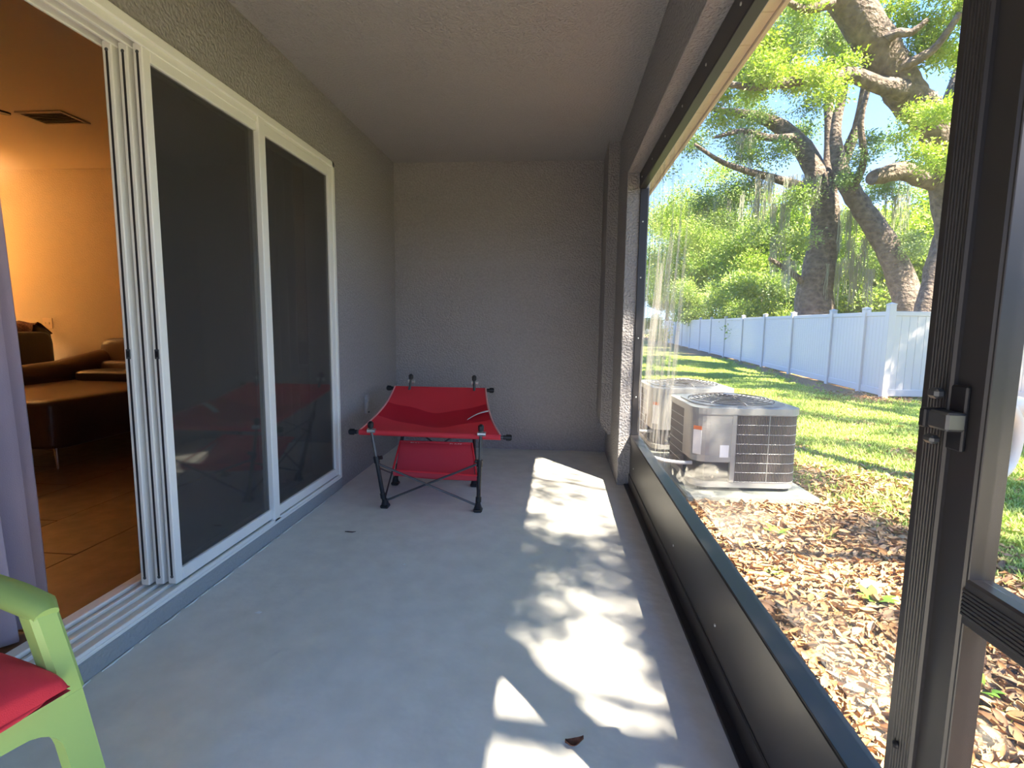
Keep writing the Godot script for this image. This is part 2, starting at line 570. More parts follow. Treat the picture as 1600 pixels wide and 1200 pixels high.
func make_slider() -> void:
	var d := setting("door_1")
	var w: Material = M.white_frame
	# fixed outer frame: head with grooves, jambs, sill with three tracks
	var s := st()
	span(s, Vector3(XL - 0.18, DY1 - 0.035, DZ0), Vector3(XL + 0.012, DY1, DZ1), 0.003)
	for k in 4:
		span(s, Vector3(XL - 0.012 - 0.047 * k, DY1 - 0.062, DZ0 + 0.01), Vector3(XL - 0.003 - 0.047 * k + 0.004, DY1 - 0.03, DZ1 - 0.01), 0.002)
	build(s, "frame_head", w, d)
	s = st()
	span(s, Vector3(XL - 0.18, DY0, DZ0), Vector3(XL + 0.012, DY1, DZ0 + 0.03), 0.003)
	span(s, Vector3(XL - 0.012, DY0 + 0.02, DZ0 + 0.03), Vector3(XL - 0.002, DY1 - 0.04, DZ0 + 0.044), 0.002)
	build(s, "frame_jamb", w, d)
	s = st()
	span(s, Vector3(XL - 0.18, DY0, DZ1 - 0.03), Vector3(XL + 0.012, DY1, DZ1), 0.003)
	build(s, "frame_jamb", w, d)
	s = st()
	span(s, Vector3(XL - 0.215, DY0 - 0.001, DZ0 + 0.03), Vector3(XL + 0.012, DY0 + 0.012, DZ1 - 0.03), 0.002)
	span(s, Vector3(XL - 0.215, DY0 + 0.012, DZ0 + 0.03), Vector3(XL - 0.165, DY0 + 0.03, DZ1 - 0.03), 0.004)
	build(s, "sill", w, d)
	for k in 4:
		var x := XL + 0.003 - 0.047 * k
		part("track", Vector3(x - 0.007, DY0 + 0.012, DZ0 + 0.03), Vector3(x + 0.007, DY0 + 0.026, DZ1 - 0.03), 0.002, w, d)
	# sliding leaves stacked over the fixed end; each slides in its own track
	var leaf := func(x: float, z0: float, z1: float, glass: Material, stile: float, called: String) -> Node3D:
		var o := Node3D.new()
		o.name = called
		d.add_child(o, true)
		var t := 0.034
		var y0 := DY0 + 0.03
		var y1 := DY1 - 0.05
		part("stile", Vector3(x - t / 2, y0, z1 - stile), Vector3(x + t / 2, y1, z1), 0.003, w, o)
		part("stile", Vector3(x - t / 2, y0, z0), Vector3(x + t / 2, y1, z0 + stile), 0.003, w, o)
		part("rail", Vector3(x - t / 2, y0, z0 + stile), Vector3(x + t / 2, y0 + 0.05, z1 - stile), 0.003, w, o)
		part("rail", Vector3(x - t / 2, y1 - 0.05, z0 + stile), Vector3(x + t / 2, y1, z1 - stile), 0.003, w, o)
		part("glass", Vector3(x - 0.004, y0 + 0.05, z0 + stile), Vector3(x + 0.004, y1 - 0.05, z1 - stile), 0.0, glass, o)
		part("edge_groove", Vector3(x - 0.004, y0 + 0.03, z1 - 0.002), Vector3(x + 0.004, y1 - 0.03, z1 + 0.0012), 0.0, M.bronze, o)
		return o
	var a: Node3D = leaf.call(XL - 0.021, -2.50, -1.775, M.dark_glass, 0.037, "sliding_panel")
	var b: Node3D = leaf.call(XL - 0.068, -2.52, -1.768, M.dark_glass, 0.06, "sliding_panel")
	var c: Node3D = leaf.call(XL - 0.115, -2.54, -1.755, M.dark_glass, 0.06, "sliding_panel")
	for o in [[a, XL - 0.021, -1.775], [c, XL - 0.115, -1.755]]:
		part("keeper", Vector3(o[1] - 0.009, 1.0 - 0.035, o[2]), Vector3(o[1] + 0.009, 1.0, o[2] + 0.003), 0.001, M.gun_metal, o[0])
		part("keeper_slot", Vector3(o[1] - 0.005, 0.972, o[2] + 0.0029), Vector3(o[1] + 0.005, 0.993, o[2] + 0.0036), 0.0, M.black, o[0])
	for o in [[a, XL - 0.021, -1.775], [b, XL - 0.068, -1.768], [c, XL - 0.115, -1.755]]:
		for y in [DY0 + 0.06, DY1 - 0.08]:
			var q := st()
			lathe(q, Vector3(o[1], y, o[2]), [[0.006, 0.0], [0.006, 0.002], [0.0, 0.0025]], 10, Basis(Vector3.RIGHT, PI / 2))
			build(q, "screw", M.gun_metal, o[0])
	# fixed light at the far end
	leaf.call(XL - 0.013, DZ0 + 0.03, -2.455, M.dark_glass, 0.05, "fixed_panel")
	part("mullion", Vector3(XL - 0.03, DY0 + 0.012, -2.505), Vector3(XL + 0.010, DY1 - 0.035, -2.45), 0.003, w, d)

func make_window() -> void:
	var w := setting("window_1")
	var zn := -0.805
	part("kick_panel", Vector3(XK + 0.006, 0.0, ZP), Vector3(XK + 0.04, 0.31, zn), 0.002, M.bronze, w)
	part("base_angle", Vector3(XK - 0.03, 0.0, ZP + 0.002), Vector3(XK + 0.006, 0.012, zn), 0.003, M.bronze, w)
	part("base_channel", Vector3(XK, 0.0, ZP), Vector3(XK + 0.045, 0.085, zn), 0.004, M.bronze, w)
	part("sill_channel", Vector3(XK, 0.30, ZP), Vector3(XK + 0.045, YS - 0.004, zn), 0.004, M.bronze, w)
	part("sill_cap", Vector3(XK + 0.001, YS - 0.004, ZP), Vector3(XK + 0.062, YS, zn), 0.0015, M.bronze, w)
	part("head_channel", Vector3(XK, YH - 0.1, ZP), Vector3(XK + 0.045, YH, zn), 0.004, M.bronze, w)
	part("jamb_channel", Vector3(XK + 0.006, YS, ZP), Vector3(XK + 0.058, YH - 0.1, ZP + 0.014), 0.002, M.bronze, w)
	var scr := func(x: float, y: float, z: float) -> void:
		var q := st()
		lathe(q, Vector3(x, y, z), [[0.0055, 0.0], [0.005, 0.003], [0.0, 0.004]], 10, Basis(Vector3.FORWARD, -PI / 2))
		build(q, "screw", M.screw, w)
	for k in 8:
		scr.call(XK, YH - 0.05, ZP + 0.1 + k * 0.36)
	for y in [0.62, 1.02, 1.42, 1.78]:
		var qj := st()
		lathe(qj, Vector3(XK + 0.028, y, ZP + 0.014), [[0.0055, 0.0], [0.005, 0.003], [0.0, 0.004]], 10, Basis(Vector3.RIGHT, PI / 2))
		build(qj, "screw", M.screw, w)
	for z in [-3.4, -2.2, -1.6]:
		scr.call(XK + 0.006, 0.17, z)
	# clear vinyl sheet, slack and creased towards the far jamb
	var n := FastNoiseLite.new()
	n.seed = 5
	n.frequency = 1.0
	var f := func(u: float, v: float) -> Vector3:
		var z := lerpf(zn - 0.005, ZP + 0.016, u)
		var y := lerpf(YS - 0.01, YH - 0.085, v)
		var k := smoothstep(-2.0, -3.3, z)
		var lean := z + 0.10 * (y - 1.2)
		var x := XK + 0.05 + 0.0012 * n.get_noise_2d(z * 1.3, y * 0.8)
		x += k * (0.010 * n.get_noise_2d(lean * 5.0, y * 0.35) + 0.005 * n.get_noise_2d(lean * 13.0 + 40.0, y * 0.5))
		return Vector3(x, y, z)
	var s := st()
	sheet(s, 180, 40, f)
	build(s, "vinyl_sheet", M.vinyl, w)
	# stress-whitened creases in the slack vinyl
	var cr := RandomNumberGenerator.new()
	cr.seed = 31
	for k in 13:
		var zc := cr.randf_range(-3.5, -2.5)
		var y0 := cr.randf_range(YS, 0.7)
		var y1 := cr.randf_range(1.2, 1.85)
		var wd := cr.randf_range(0.02, 0.1)
		var ln := -cr.randf_range(0.16, 0.42)
		s = st()
		sheet(s, 14, 4, func(u: float, q: float) -> Vector3:
			var y := lerpf(y0, y1, u)
			return Vector3(XK + 0.046 - 0.004 * sin(PI * q), y, maxf(zc - ln * (y - 1.0) + (q - 0.5) * wd * (0.35 + sin(PI * u)) + 0.012 * sin(u * 7.0 + k), ZP + 0.05)))
		build(s, "vinyl_crease", M.vinyl_crease, w)
	# the corner post beside the door, with its grooves
	s = st()
	span(s, Vector3(XK + 0.02, 0.0, zn), Vector3(XK + 0.066, YH, -0.735), 0.004)
	for k in 7:
		span(s, Vector3(XK + 0.0186, 0.0, zn + 0.014 + k * 0.0058), Vector3(XK + 0.0215, YH, zn + 0.0186 + k * 0.0058), 0.0009)
	build(s, "corner_post", M.bronze, w)
	scr = func(y: float) -> void:
		var q := st()
		lathe(q, Vector3(XK + 0.017, y, -0.775), [[0.006, 0.0], [0.005, 0.003], [0.0, 0.004]], 10, Basis(Vector3.FORWARD, -PI / 2))
		build(q, "screw", M.black, w)
	scr.call(0.48)
	scr.call(1.7)
	# the screen door
	var d := setting("door_2")
	var zd0 := -0.731
	var zd1 := 0.16
	part("stile", Vector3(XK + 0.012, 0.02, zd0), Vector3(XK + 0.045, YH - 0.02, zd0 + 0.052), 0.003, M.bronze, d)
	part("stile", Vector3(XK + 0.012, 0.02, zd1 - 0.052), Vector3(XK + 0.045, YH - 0.02, zd1), 0.003, M.bronze, d)
	part("stop", Vector3(XK + 0.004, 0.02, zd0 - 0.003), Vector3(XK + 0.016, YH - 0.02, zd0 + 0.006), 0.003, M.bronze, d)
	part("glazing_channel", Vector3(XK + 0.014, 0.15, zd0 + 0.0515), Vector3(XK + 0.0455, YH - 0.09, zd0 + 0.056), 0.001, M.bronze, d)
	s = st()
	span(s, Vector3(XK + 0.012, 0.735, zd0 + 0.052), Vector3(XK + 0.045, 0.795, zd1 - 0.052), 0.003)
	for k in 7:
		span(s, Vector3(XK + 0.0108, 0.747 + k * 0.0052, zd0 + 0.052), Vector3(XK + 0.0135, 0.751 + k * 0.0052, zd1 - 0.052), 0.0008)
	build(s, "mid_rail", M.bronze, d)
	part("top_rail", Vector3(XK + 0.012, YH - 0.09, zd0 + 0.052), Vector3(XK + 0.045, YH - 0.02, zd1 - 0.052), 0.003, M.bronze, d)
	part("bottom_rail", Vector3(XK + 0.012, 0.02, zd0 + 0.052), Vector3(XK + 0.045, 0.15, zd1 - 0.052), 0.003, M.bronze, d)
	for r in [[0.795, YH - 0.09], [0.15, 0.735]]:
		part("pane", Vector3(XK + 0.03, r[0], zd0 + 0.052), Vector3(XK + 0.032, r[1], zd1 - 0.052), 0.0, M.clear, d)
	# latch on the inside, pull outside
	var la := Node3D.new()
	la.name = "latch"
	d.add_child(la)
	s = st()
	box(s, Vector3(XK + 0.008, 0.995, zd0 + 0.018), Vector3(0.006, 0.085, 0.028), 0.002)
	build(s, "plate", M.black_plastic, la)
	s = st()
	box(s, Vector3(XK - 0.006, 0.992, zd0 + 0.018), Vector3(0.024, 0.024, 0.038), 0.003)
	build(s, "bolt_housing", M.gun_metal, la)
	s = st()
	box(s, Vector3(XK - 0.008, 0.992, zd0 - 0.003), Vector3(0.03, 0.026, 0.012), 0.002)
	build(s, "thumb_piece", M.black_plastic, la)
	s = st()
	box(s, Vector3(XK - 0.004, 1.024, zd0 - 0.008), Vector3(0.014, 0.014, 0.02), 0.004)
	box(s, Vector3(XK - 0.004, 0.962, zd0 - 0.008), Vector3(0.014, 0.012, 0.02), 0.004)
	build(s, "catch", M.gun_metal, la)
	s = st()
	tube(s, smooth_path([on_x(1548, 628, XK + 0.05), on_x(1572, 634, 0.60), on_x(1587, 655, 0.63), on_x(1587, 690, 0.64), on_x(1574, 728, 0.63), on_x(1550, 747, 0.59), on_x(1535, 750, XK + 0.05)], 4), 0.0085, 12)
	tube(s, [on_x(1560, 630, 0.60), on_x(1590, 634, 0.63), on_x(1612, 640, 0.65)], [0.012, 0.013, 0.011], 12)
	build(s, "pull_handle", M.white_frame, d)
	# the window bay behind the camera
	var w2 := setting("window_2")
	part("post", Vector3(XK, 0.0, zd1 + 0.004), Vector3(XO, YH, zd1 + 0.075), 0.004, M.bronze, w2)
	part("kick_panel", Vector3(XK + 0.006, 0.0, zd1 + 0.075), Vector3(XK + 0.045, 0.31, ZN - 0.15), 0.002, M.bronze, w2)
	part("sill_cap", Vector3(XK, 0.31, zd1 + 0.075), Vector3(XK + 0.055, YS, ZN - 0.15), 0.003, M.bronze, w2)
	part("head_channel", Vector3(XK, YH - 0.1, zd1 + 0.075), Vector3(XK + 0.045, YH, ZN - 0.15), 0.004, M.bronze, w2)
	part("head_channel", Vector3(XK, YH - 0.02, zn + 0.07), Vector3(XO, YH, zd1 + 0.004), 0.004, M.bronze, w2)

# ---------------------------------------------------------------- the living room
func make_living_room() -> void:
	var x0 := -7.2
	var x1 := XL - 0.2
	var z0 := -5.2
	var z1 := ZN + 0.2
	var yc := 2.64
	var s := st()
	span(s, Vector3(x0 - 0.2, -0.1, z0 - 0.2), Vector3(x1, 0.052, z1))
	var fl := build(s, "floor_living", M.grout)
	fl.set_meta("kind", "structure")
	# floor tiles laid along the door wall
	var tl := 0.9
	var tw := 0.45
	var mesh: ArrayMesh
	s = st()
	box(s, Vector3.ZERO, Vector3(tw - 0.005, 0.012, tl - 0.005), 0.0012)
	mesh = s.commit()
	var col := 0
	var x := -1.672 - tw / 2
	while x > -5.6:
		var z := z0 + tl / 2 + (0.45 if col % 2 else 0.1)
		while z < 0.4:
			inst(mesh, M.tile, "floor_tile", fl, Transform3D(Basis(), Vector3(x, 0.055, z)))
			z += tl
		x -= tw
		col += 1
	s = st()
	span(s, Vector3(x0 - 0.2, 0.0, z0 - 0.2), Vector3(x1, 2.75, z0))
	build(s, "wall_living_far", M.inner_wall).set_meta("kind", "structure")
	s = st()
	span(s, Vector3(x0 - 0.2, 0.0, z0), Vector3(x0, 2.75, z1))
	build(s, "wall_living_side", M.inner_wall).set_meta("kind", "structure")
	s = st()
	span(s, Vector3(x0 - 0.2, 0.0, z1), Vector3(x1, 2.75, z1 + 0.2))
	build(s, "wall_living_near", M.inner_wall).set_meta("kind", "structure")
	s = st()
	span(s, Vector3(x0 - 0.2, yc, z0 - 0.2), Vector3(x1, 2.75, z1 + 0.2))
	build(s, "ceiling_living", M.inner_ceiling).set_meta("kind", "structure")
	# ceiling register
	var v := thing("ceiling_vent", "rectangular louvred air register in the living room ceiling", "vent", Vector3(-3.9, yc, -3.9))
	part("frame", Vector3(-0.19, -0.012, -0.13), Vector3(0.19, 0.0, -0.105), 0.003, M.inner_ceiling, v)
	part("frame", Vector3(-0.19, -0.012, 0.105), Vector3(0.19, 0.0, 0.13), 0.003, M.inner_ceiling, v)
	part("frame", Vector3(-0.19, -0.012, -0.105), Vector3(-0.165, 0.0, 0.105), 0.003, M.inner_ceiling, v)
	part("frame", Vector3(0.165, -0.012, -0.105), Vector3(0.19, 0.0, 0.105), 0.003, M.inner_ceiling, v)
	part("duct", Vector3(-0.165, -0.002, -0.105), Vector3(0.165, -0.001, 0.105), 0.0, M.dark, v)
	for k in 7:
		s = st()
		box(s, Vector3(0, -0.008, -0.09 + 0.03 * k), Vector3(0.33, 0.002, 0.018), 0.0, Basis(Vector3.RIGHT, 0.6))
		build(s, "slat", M.inner_ceiling, v)
	# wall plate
	var p := on_z(75, 505, z0)
	var pl := thing("switch_plate", "square double switch plate on the warm living room wall", "switch plate", p)
	part("plate", Vector3(-0.057, -0.057, 0.0), Vector3(0.057, 0.057, 0.007), 0.003, M.plate, pl)
	for k in [-1.0, 1.0]:
		part("toggle", Vector3(k * 0.023 - 0.006, -0.012, 0.007), Vector3(k * 0.023 + 0.006, 0.012, 0.014), 0.002, M.inner_ceiling, pl)
	# framed screen on the wall, seen dimly through the tinted door
	var a := on_z(268, 380, z0)
	var b := on_z(362, 482, z0)
	var tv := thing("television", "dark flat television on the living room wall, seen dimly through tinted glass", "television", Vector3((a.x + b.x) / 2, (a.y + b.y) / 2, z0))
	part("body", Vector3((a.x - b.x) / 2, (b.y - a.y) / 2, 0.002), Vector3((b.x - a.x) / 2, (a.y - b.y) / 2, 0.05), 0.006, M.black_plastic, tv)
	part("panel", Vector3((a.x - b.x) / 2 + 0.02, (b.y - a.y) / 2 + 0.02, 0.05), Vector3((b.x - a.x) / 2 - 0.02, (a.y - b.y) / 2 - 0.02, 0.053), 0.0, M.tv, tv)
	# ceiling fan whose blade tip shows at the edge of the view
	var ft := on_z(17, 179, -2.75)
	var fan := thing("ceiling_fan", "dark ceiling fan hanging in the living room, rounded blade tip showing", "fan", Vector3(ft.x - 0.66 * 0.54, yc, -2.75 + 0.66 * 0.84))
	var drop := yc - ft.y
	s = st()
	lathe(s, Vector3.ZERO, [[0.0, 0.0], [0.07, 0.0], [0.06, -0.04], [0.015, -0.05], [0.015, -drop + 0.09], [0.1, -drop + 0.08], [0.12, -drop + 0.02], [0.1, -drop - 0.06], [0.0, -drop - 0.08]], 20)
	build(s, "motor", M.dark, fan)
	for k in 5:
		var an := TAU * k / 5.0 + 1.0
		s = st()
		var out := []
		for q in 9:
			var t := PI * (q / 8.0 - 0.5)
			out.append([0.60 + 0.06 * cos(t), 0.062 * sin(t)])
		out.append([0.13, 0.045])
		out.append([0.13, -0.045])
		extrude(s, out, Transform3D(Basis(Vector3.UP, an) * Basis(Vector3.RIGHT, PI / 2 + 0.15), Vector3(0, -drop, 0)), 0.01)
		build(s, "blade", M.dark, fan)
	make_sofa()
	# armchair with a throw and a yellow cushion
	var ac := thing("armchair", "dark leather wing armchair with patterned throw against the warm wall", "armchair", Vector3(-5.48, 0.061, -4.5), 0.25)
	s = st()
	pillow(s, Vector3(0.78, 0.3, 0.8), Transform3D(Basis(), Vector3(0, 0.3, 0)), 0.25)
	build(s, "seat", M.leather_dark, ac)
	s = st()
	pillow(s, Vector3(0.74, 0.72, 0.2), Transform3D(Basis(Vector3.RIGHT, -0.15), Vector3(0, 0.62, -0.32)), 0.3)
	build(s, "backrest", M.leather_dark, ac)
	for k in [-1.0, 1.0]:
		s = st()
		pillow(s, Vector3(0.16, 0.62, 0.62), Transform3D(Basis(), Vector3(k * 0.36, 0.6, -0.05)), 0.35)
		build(s, "wing", M.leather_dark, ac)
		for q in [-1.0, 1.0]:
			s = st()
			tube(s, [Vector3(k * 0.32, 0, q * 0.32), Vector3(k * 0.31, 0.17, q * 0.31)], [0.018, 0.028], 10)
			build(s, "leg", M.dark, ac)
	s = st()
	sheet(s, 16, 16, func(u: float, v2: float) -> Vector3:
		var yy := 0.0
		var zz := 0.0
		if v2 < 0.6:
			yy = lerpf(0.56, 1.0, v2 / 0.6)
			zz = lerpf(-0.19, -0.27, v2 / 0.6)
		else:
			yy = 1.0 - absf(v2 - 0.7) * 0.4
			zz = lerpf(-0.27, -0.46, (v2 - 0.6) / 0.4)
		return Vector3((u - 0.5) * (0.72 - 0.2 * (1.0 - v2)), yy + 0.012 * sin(u * 19.0), zz + 0.012 * sin(u * 23.0 + v2 * 4.0)), 0.008)
	build(s, "throw_blanket", M.throw, ac)
	var yc2 := thing("cushion", "yellow square cushion resting in the dark armchair", "cushion", Vector3(-5.55, 0.7, -4.4), 0.35)
	s = st()
	pillow(s, Vector3(0.36, 0.34, 0.12), Transform3D(Basis(Vector3.RIGHT, -0.25), Vector3.ZERO), 0.55)
	build(s, "cover", M.yellow_cushion, yc2)
	# floor lamp that warms the room, standing beyond the curtain's edge
	var lp := thing("floor_lamp", "warm floor lamp with a cream drum shade in the living room corner", "lamp", Vector3(-6.35, 0.061, -4.35))
	s = st()
	lathe(s, Vector3.ZERO, [[0.0, 0.03], [0.05, 0.03], [0.15, 0.015], [0.16, 0.0]], 20)
	build(s, "base", M.dark, lp)
	s = st()
	tube(s, [Vector3(0, 0.02, 0), Vector3(0, 1.62, 0)], 0.012, 10)
	build(s, "pole", M.dark, lp)
	s = st()
	lathe(s, Vector3.ZERO, [[0.21, 1.5], [0.17, 1.82]], 24)
	var sh := mat(Color8(240, 214, 170), 0.9)
	sh.backlight_enabled = true
	sh.backlight = Color8(240, 200, 140)
	build(s, "shade", sh, lp)
	var em := mat(Color8(255, 220, 160), 0.5)
	em.emission_enabled = true
	em.emission = Color8(255, 190, 110)
	em.emission_energy_multiplier = 3.0
	s = st()
	pillow(s, Vector3(0.07, 0.11, 0.07), Transform3D(Basis(), Vector3(0, 1.66, 0)), 0.9)
	build(s, "bulb", em, lp)
	var ol := OmniLight3D.new()
	ol.name = "lamp_light"
	ol.position = Vector3(0, 1.66, 0)
	ol.light_color = Color(1.0, 0.88, 0.71)
	ol.light_energy = 0.42
	ol.light_size = 0.04
	ol.omni_range = 14.0
	ol.omni_attenuation = 2.0
	ol.shadow_enabled = true
	lp.add_child(ol)
	# curtains
	var cu := thing("curtain", "mauve grey curtain gathered at the open side of the sliding door", "curtain", Vector3(-1.79, 0.07, -1.0))
	s = st()
	sheet(s, 120, 24, func(u: float, v3: float) -> Vector3:
		var flare := lerpf(1.0, 0.86, v3)
		var ph := u * 11.0 * TAU
		return Vector3(0.075 * sin(ph) + 0.03 * sin(ph * 0.37 + v3 * 2.0) + 0.012 * sin(ph * 2.1), v3 * 2.36, (lerpf(-0.555, 0.75, u)) * flare + 0.02 * cos(ph * 1.3)), 0.003)
	build(s, "cloth", M.curtain, cu)
	var rod := thing("curtain_rod", "dark curtain rod above the sliding door inside the living room", "curtain rod", Vector3(-1.79, 2.45, 0))
	s = st()
	tube(s, [Vector3(0, 0, -3.6), Vector3(0, 0, 0.4)], 0.012, 10)
	build(s, "pole", M.dark, rod)
	for z in [-3.62, 0.42]:
		s = st()
		pillow(s, Vector3(0.05, 0.05, 0.05), Transform3D(Basis(), Vector3(0, 0, z)), 0.9)
		build(s, "finial", M.dark, rod)
	for z in [-3.4, 0.2]:
		part("bracket", Vector3(-0.01, -0.015, z - 0.01), Vector3(0.17, 0.015, z + 0.01), 0.003, M.dark, rod)
	var cu2 := thing("curtain", "dull green curtain hanging behind the fixed tinted door pane", "curtain", Vector3(-1.76, 0.07, -2.95))
	s = st()
	sheet(s, 90, 12, func(u: float, v3: float) -> Vector3:
		var ph := u * 8.0 * TAU
		return Vector3(0.035 * sin(ph) + 0.012 * sin(ph * 0.41), v3 * 2.36, lerpf(-0.42, 0.36, u)), 0.003)
	build(s, "cloth", M.curtain_green, cu2)

func make_sofa() -> void:
	var so := thing("sectional_sofa", "brown leather sectional sofa with chaise and slim metal legs", "sofa", Vector3(-3.4, 0.061, -4.2))
	# local origin: front right corner line of the chaise is x = 0, its front z = 1.0
	var s := st()
	pillow(s, Vector3(1.06, 0.36, 1.75), Transform3D(Basis(), Vector3(-0.53, 0.31, 0.13)), 0.16, 40, 24)
	build(s, "chaise", M.leather, so)
	s = st()
	pillow(s, Vector3(1.5, 0.34, 0.95), Transform3D(Basis(), Vector3(0.78, 0.29, -0.3)), 0.18, 40, 20)
	build(s, "seat", M.leather, so)
	s = st()
	pillow(s, Vector3(2.65, 0.46, 0.26), Transform3D(Basis(Vector3.RIGHT, -0.12), Vector3(0.22, 0.4, -0.78)), 0.3, 40, 16)
	build(s, "backrest", M.leather, so)
	for q in [-0.8, 0.05, 0.9]:
		s = st()
		pillow(s, Vector3(0.76, 0.36, 0.2), Transform3D(Basis(Vector3.RIGHT, -0.2), Vector3(q, 0.67, -0.72)), 0.4, 30, 16)
		build(s, "headrest", M.leather, so)
		s = st()
		pillow(s, Vector3(0.7, 0.26, 0.24), Transform3D(Basis(Vector3.RIGHT, -0.2), Vector3(q, 0.5, -0.6)), 0.45, 30, 16)
		build(s, "back_cushion", M.leather, so)
	s = st()
	tube(s, [Vector3(-1.16, 0.46, 0.32), Vector3(-1.16, 0.5, 0.2), Vector3(-1.16, 0.53, -0.2), Vector3(-1.15, 0.59, -0.55), Vector3(-1.13, 0.64, -0.8)], [0.11, 0.14, 0.13, 0.13, 0.13], 16)
	span(s, Vector3(-1.27, 0.14, -0.85), Vector3(-1.08, 0.46, 0.3), 0.03)
	build(s, "armrest", M.leather, so)
	s = st()
	pillow(s, Vector3(0.75, 0.13, 0.3), Transform3D(Basis(), Vector3(-0.6, 0.52, -0.25)), 0.5, 30, 14)
	build(s, "bolster", M.leather_dark, so)
	for q in [Vector2(-0.05, 0.94), Vector2(-0.88, 0.94), Vector2(1.45, 0.1), Vector2(1.45, -0.7), Vector2(-0.88, -0.7)]:
		s = st()
		tube(s, [Vector3(q.x, 0.0, q.y), Vector3(q.x - 0.004, 0.15, q.y - 0.004)], [0.008, 0.014], 10)
		tube(s, [Vector3(q.x, 0.135, q.y), Vector3(q.x - 0.12, 0.145, q.y)], 0.008, 8)
		build(s, "leg", M.chrome, so)

# ---------------------------------------------------------------- things on the patio
func make_camp_table() -> void:
	var zf := -2.967
	var zr := -3.80
	var yf := 0.455
	var yr := 0.615
	var o := thing("camp_table", "red fabric-topped folding camp table with black metal legs and lower shelf", "camp table", Vector3(-0.75, 0, -3.35))
	var c := o.position
	var L := func(p: Vector3) -> Vector3: return p - c
	var fl: Vector3 = L.call(Vector3(-1.19, yf, zf))
	var fr: Vector3 = L.call(Vector3(-0.29, yf - 0.006, zf))
	var rl: Vector3 = L.call(Vector3(-1.233, yr, zr))
	var rr: Vector3 = L.call(Vector3(-0.497, yr, zr))
	# fabric: three bands sewn together, hollow in the middle
	var top := func(u: float, v: float) -> Vector3:
		var a := fl.lerp(fr, 0.035 + 0.93 * u)
		var b := rl.lerp(rr, 0.035 + 0.93 * u)
		var p := a.lerp(b, v)
		var sag := sin(PI * v) * (0.022 + 0.07 * sin(PI * u))
		var pinch := sin(PI * v) * 0.018 * (1.0 - 2.0 * u)
		p.y += 0.014 - sag + 0.004 * sin(u * 17.0 + v * 5.0) * sin(PI * v)
		p.x += pinch
		return p
	for q in [[0.0, 0.34, "fabric_end", M.red_canvas], [0.34, 0.66, "fabric_middle", M.red_band], [0.66, 1.0, "fabric_end", M.red_canvas]]:
		var s := st()
		sheet(s, 40, 14, func(u: float, v: float) -> Vector3:
			var w := lerpf(q[0], q[1], v)
			var edge := 0.02 * sin(u * 9.0) * sin(PI * u)
			if q[0] == 0.0: w += edge * v
			elif q[0] == 0.66: w += edge * (1.0 - v)
			else: w += edge
			return top.call(u, clampf(w, 0.0, 1.0)), 0.002)
		build(s, q[2], q[3], o)
	for u in [0.0, 1.0]:
		var s := st()
		var pts := []
		for k in 21: pts.append(top.call(u, k / 20.0))
		tube(s, pts, 0.006, 8)
		build(s, "hem", M.pink_hem, o)
	var rail := func(a: Vector3, b: Vector3) -> void:
		var s := st()
		tube(s, [a, b], 0.010, 12)
		build(s, "rail", M.gun_metal, o)
		var sl := st()
		var d := (b - a).normalized()
		tube(sl, [a.lerp(b, 0.03), a.lerp(b, 0.5), a.lerp(b, 0.97)], 0.0165, 14)
		build(sl, "rail_sleeve", M.red_canvas, o)
		for e in [[a, -1.0], [b, 1.0]]:
			var kn := st()
			tube(kn, [e[0] + d * e[1] * -0.012, e[0] + d * e[1] * 0.004, e[0] + d * e[1] * 0.006, e[0] + d * e[1] * 0.03, e[0] + d * e[1] * 0.038], [0.013, 0.013, 0.019, 0.019, 0.012], 14)
			build(kn, "rail_knob", M.black_plastic, o)
	rail.call(fl, fr)
	rail.call(rl, rr)
	# legs
	var legs := [
		[Vector3(-1.09, yf + 0.035, zf + 0.012), Vector3(-1.01, 0.0, zf + 0.012)],
		[Vector3(-0.431, yf + 0.035, zf + 0.012), Vector3(-0.447, 0.0, zf + 0.012)],
		[Vector3(-1.086, yr + 0.075, zr - 0.005), Vector3(-1.087, 0.0, -3.40)],
		[Vector3(-0.608, yr + 0.075, zr - 0.005), Vector3(-0.545, 0.0, -3.43)]]
	for k in 4:
		var a: Vector3 = L.call(legs[k][0])
		var b: Vector3 = L.call(legs[k][1])
		var lg := Node3D.new()
		lg.name = "leg"
		o.add_child(lg, true)
		var s := st()
		tube(s, [a, a.lerp(b, 0.62)], 0.0095, 12)
		build(s, "upper_tube", M.gun_metal, lg)
		s = st()
		tube(s, [a.lerp(b, 0.38), a.lerp(b, 0.97)], 0.0125, 12)
		build(s, "lower_tube", M.black_plastic, lg)
		s = st()
		tube(s, [a.lerp(b, 0.36), a.lerp(b, 0.44)], 0.017, 12)
		build(s, "collar", M.black_plastic, lg)
		s = st()
		tube(s, [a.lerp(b, 0.82), a.lerp(b, 0.88)], 0.017, 12)
		build(s, "collar", M.black_plastic, lg)
		s = st()
		box(s, b + Vector3(0, 0.011, 0), Vector3(0.05, 0.022, 0.05), 0.006)
		tube(s, [b + Vector3(0, 0.02, 0), b + Vector3(0, 0.055, 0)], [0.024, 0.015], 12)
		build(s, "foot", M.black_plastic, lg)
		s = st()
		box(s, a + Vector3(0, 0.012, 0), Vector3(0.032, 0.045, 0.032), 0.01)
		build(s, "clamp", M.black_plastic, lg)
		s = st()
		tube(s, [a + Vector3(-0.02, -0.022, 0), a + Vector3(0.028, -0.022, 0)], 0.014, 10)
		build(s, "bracket", M.screw, lg)
		s = st()
		var kd := (b - a).normalized()
		tube(s, [a + kd * 0.19 + Vector3(0.01, 0, 0), a + kd * 0.19 + Vector3(0.035 if k % 2 == 0 else -0.03, 0.006, 0)], [0.009, 0.012], 10)
		build(s, "adjuster_knob", M.black_plastic, lg)
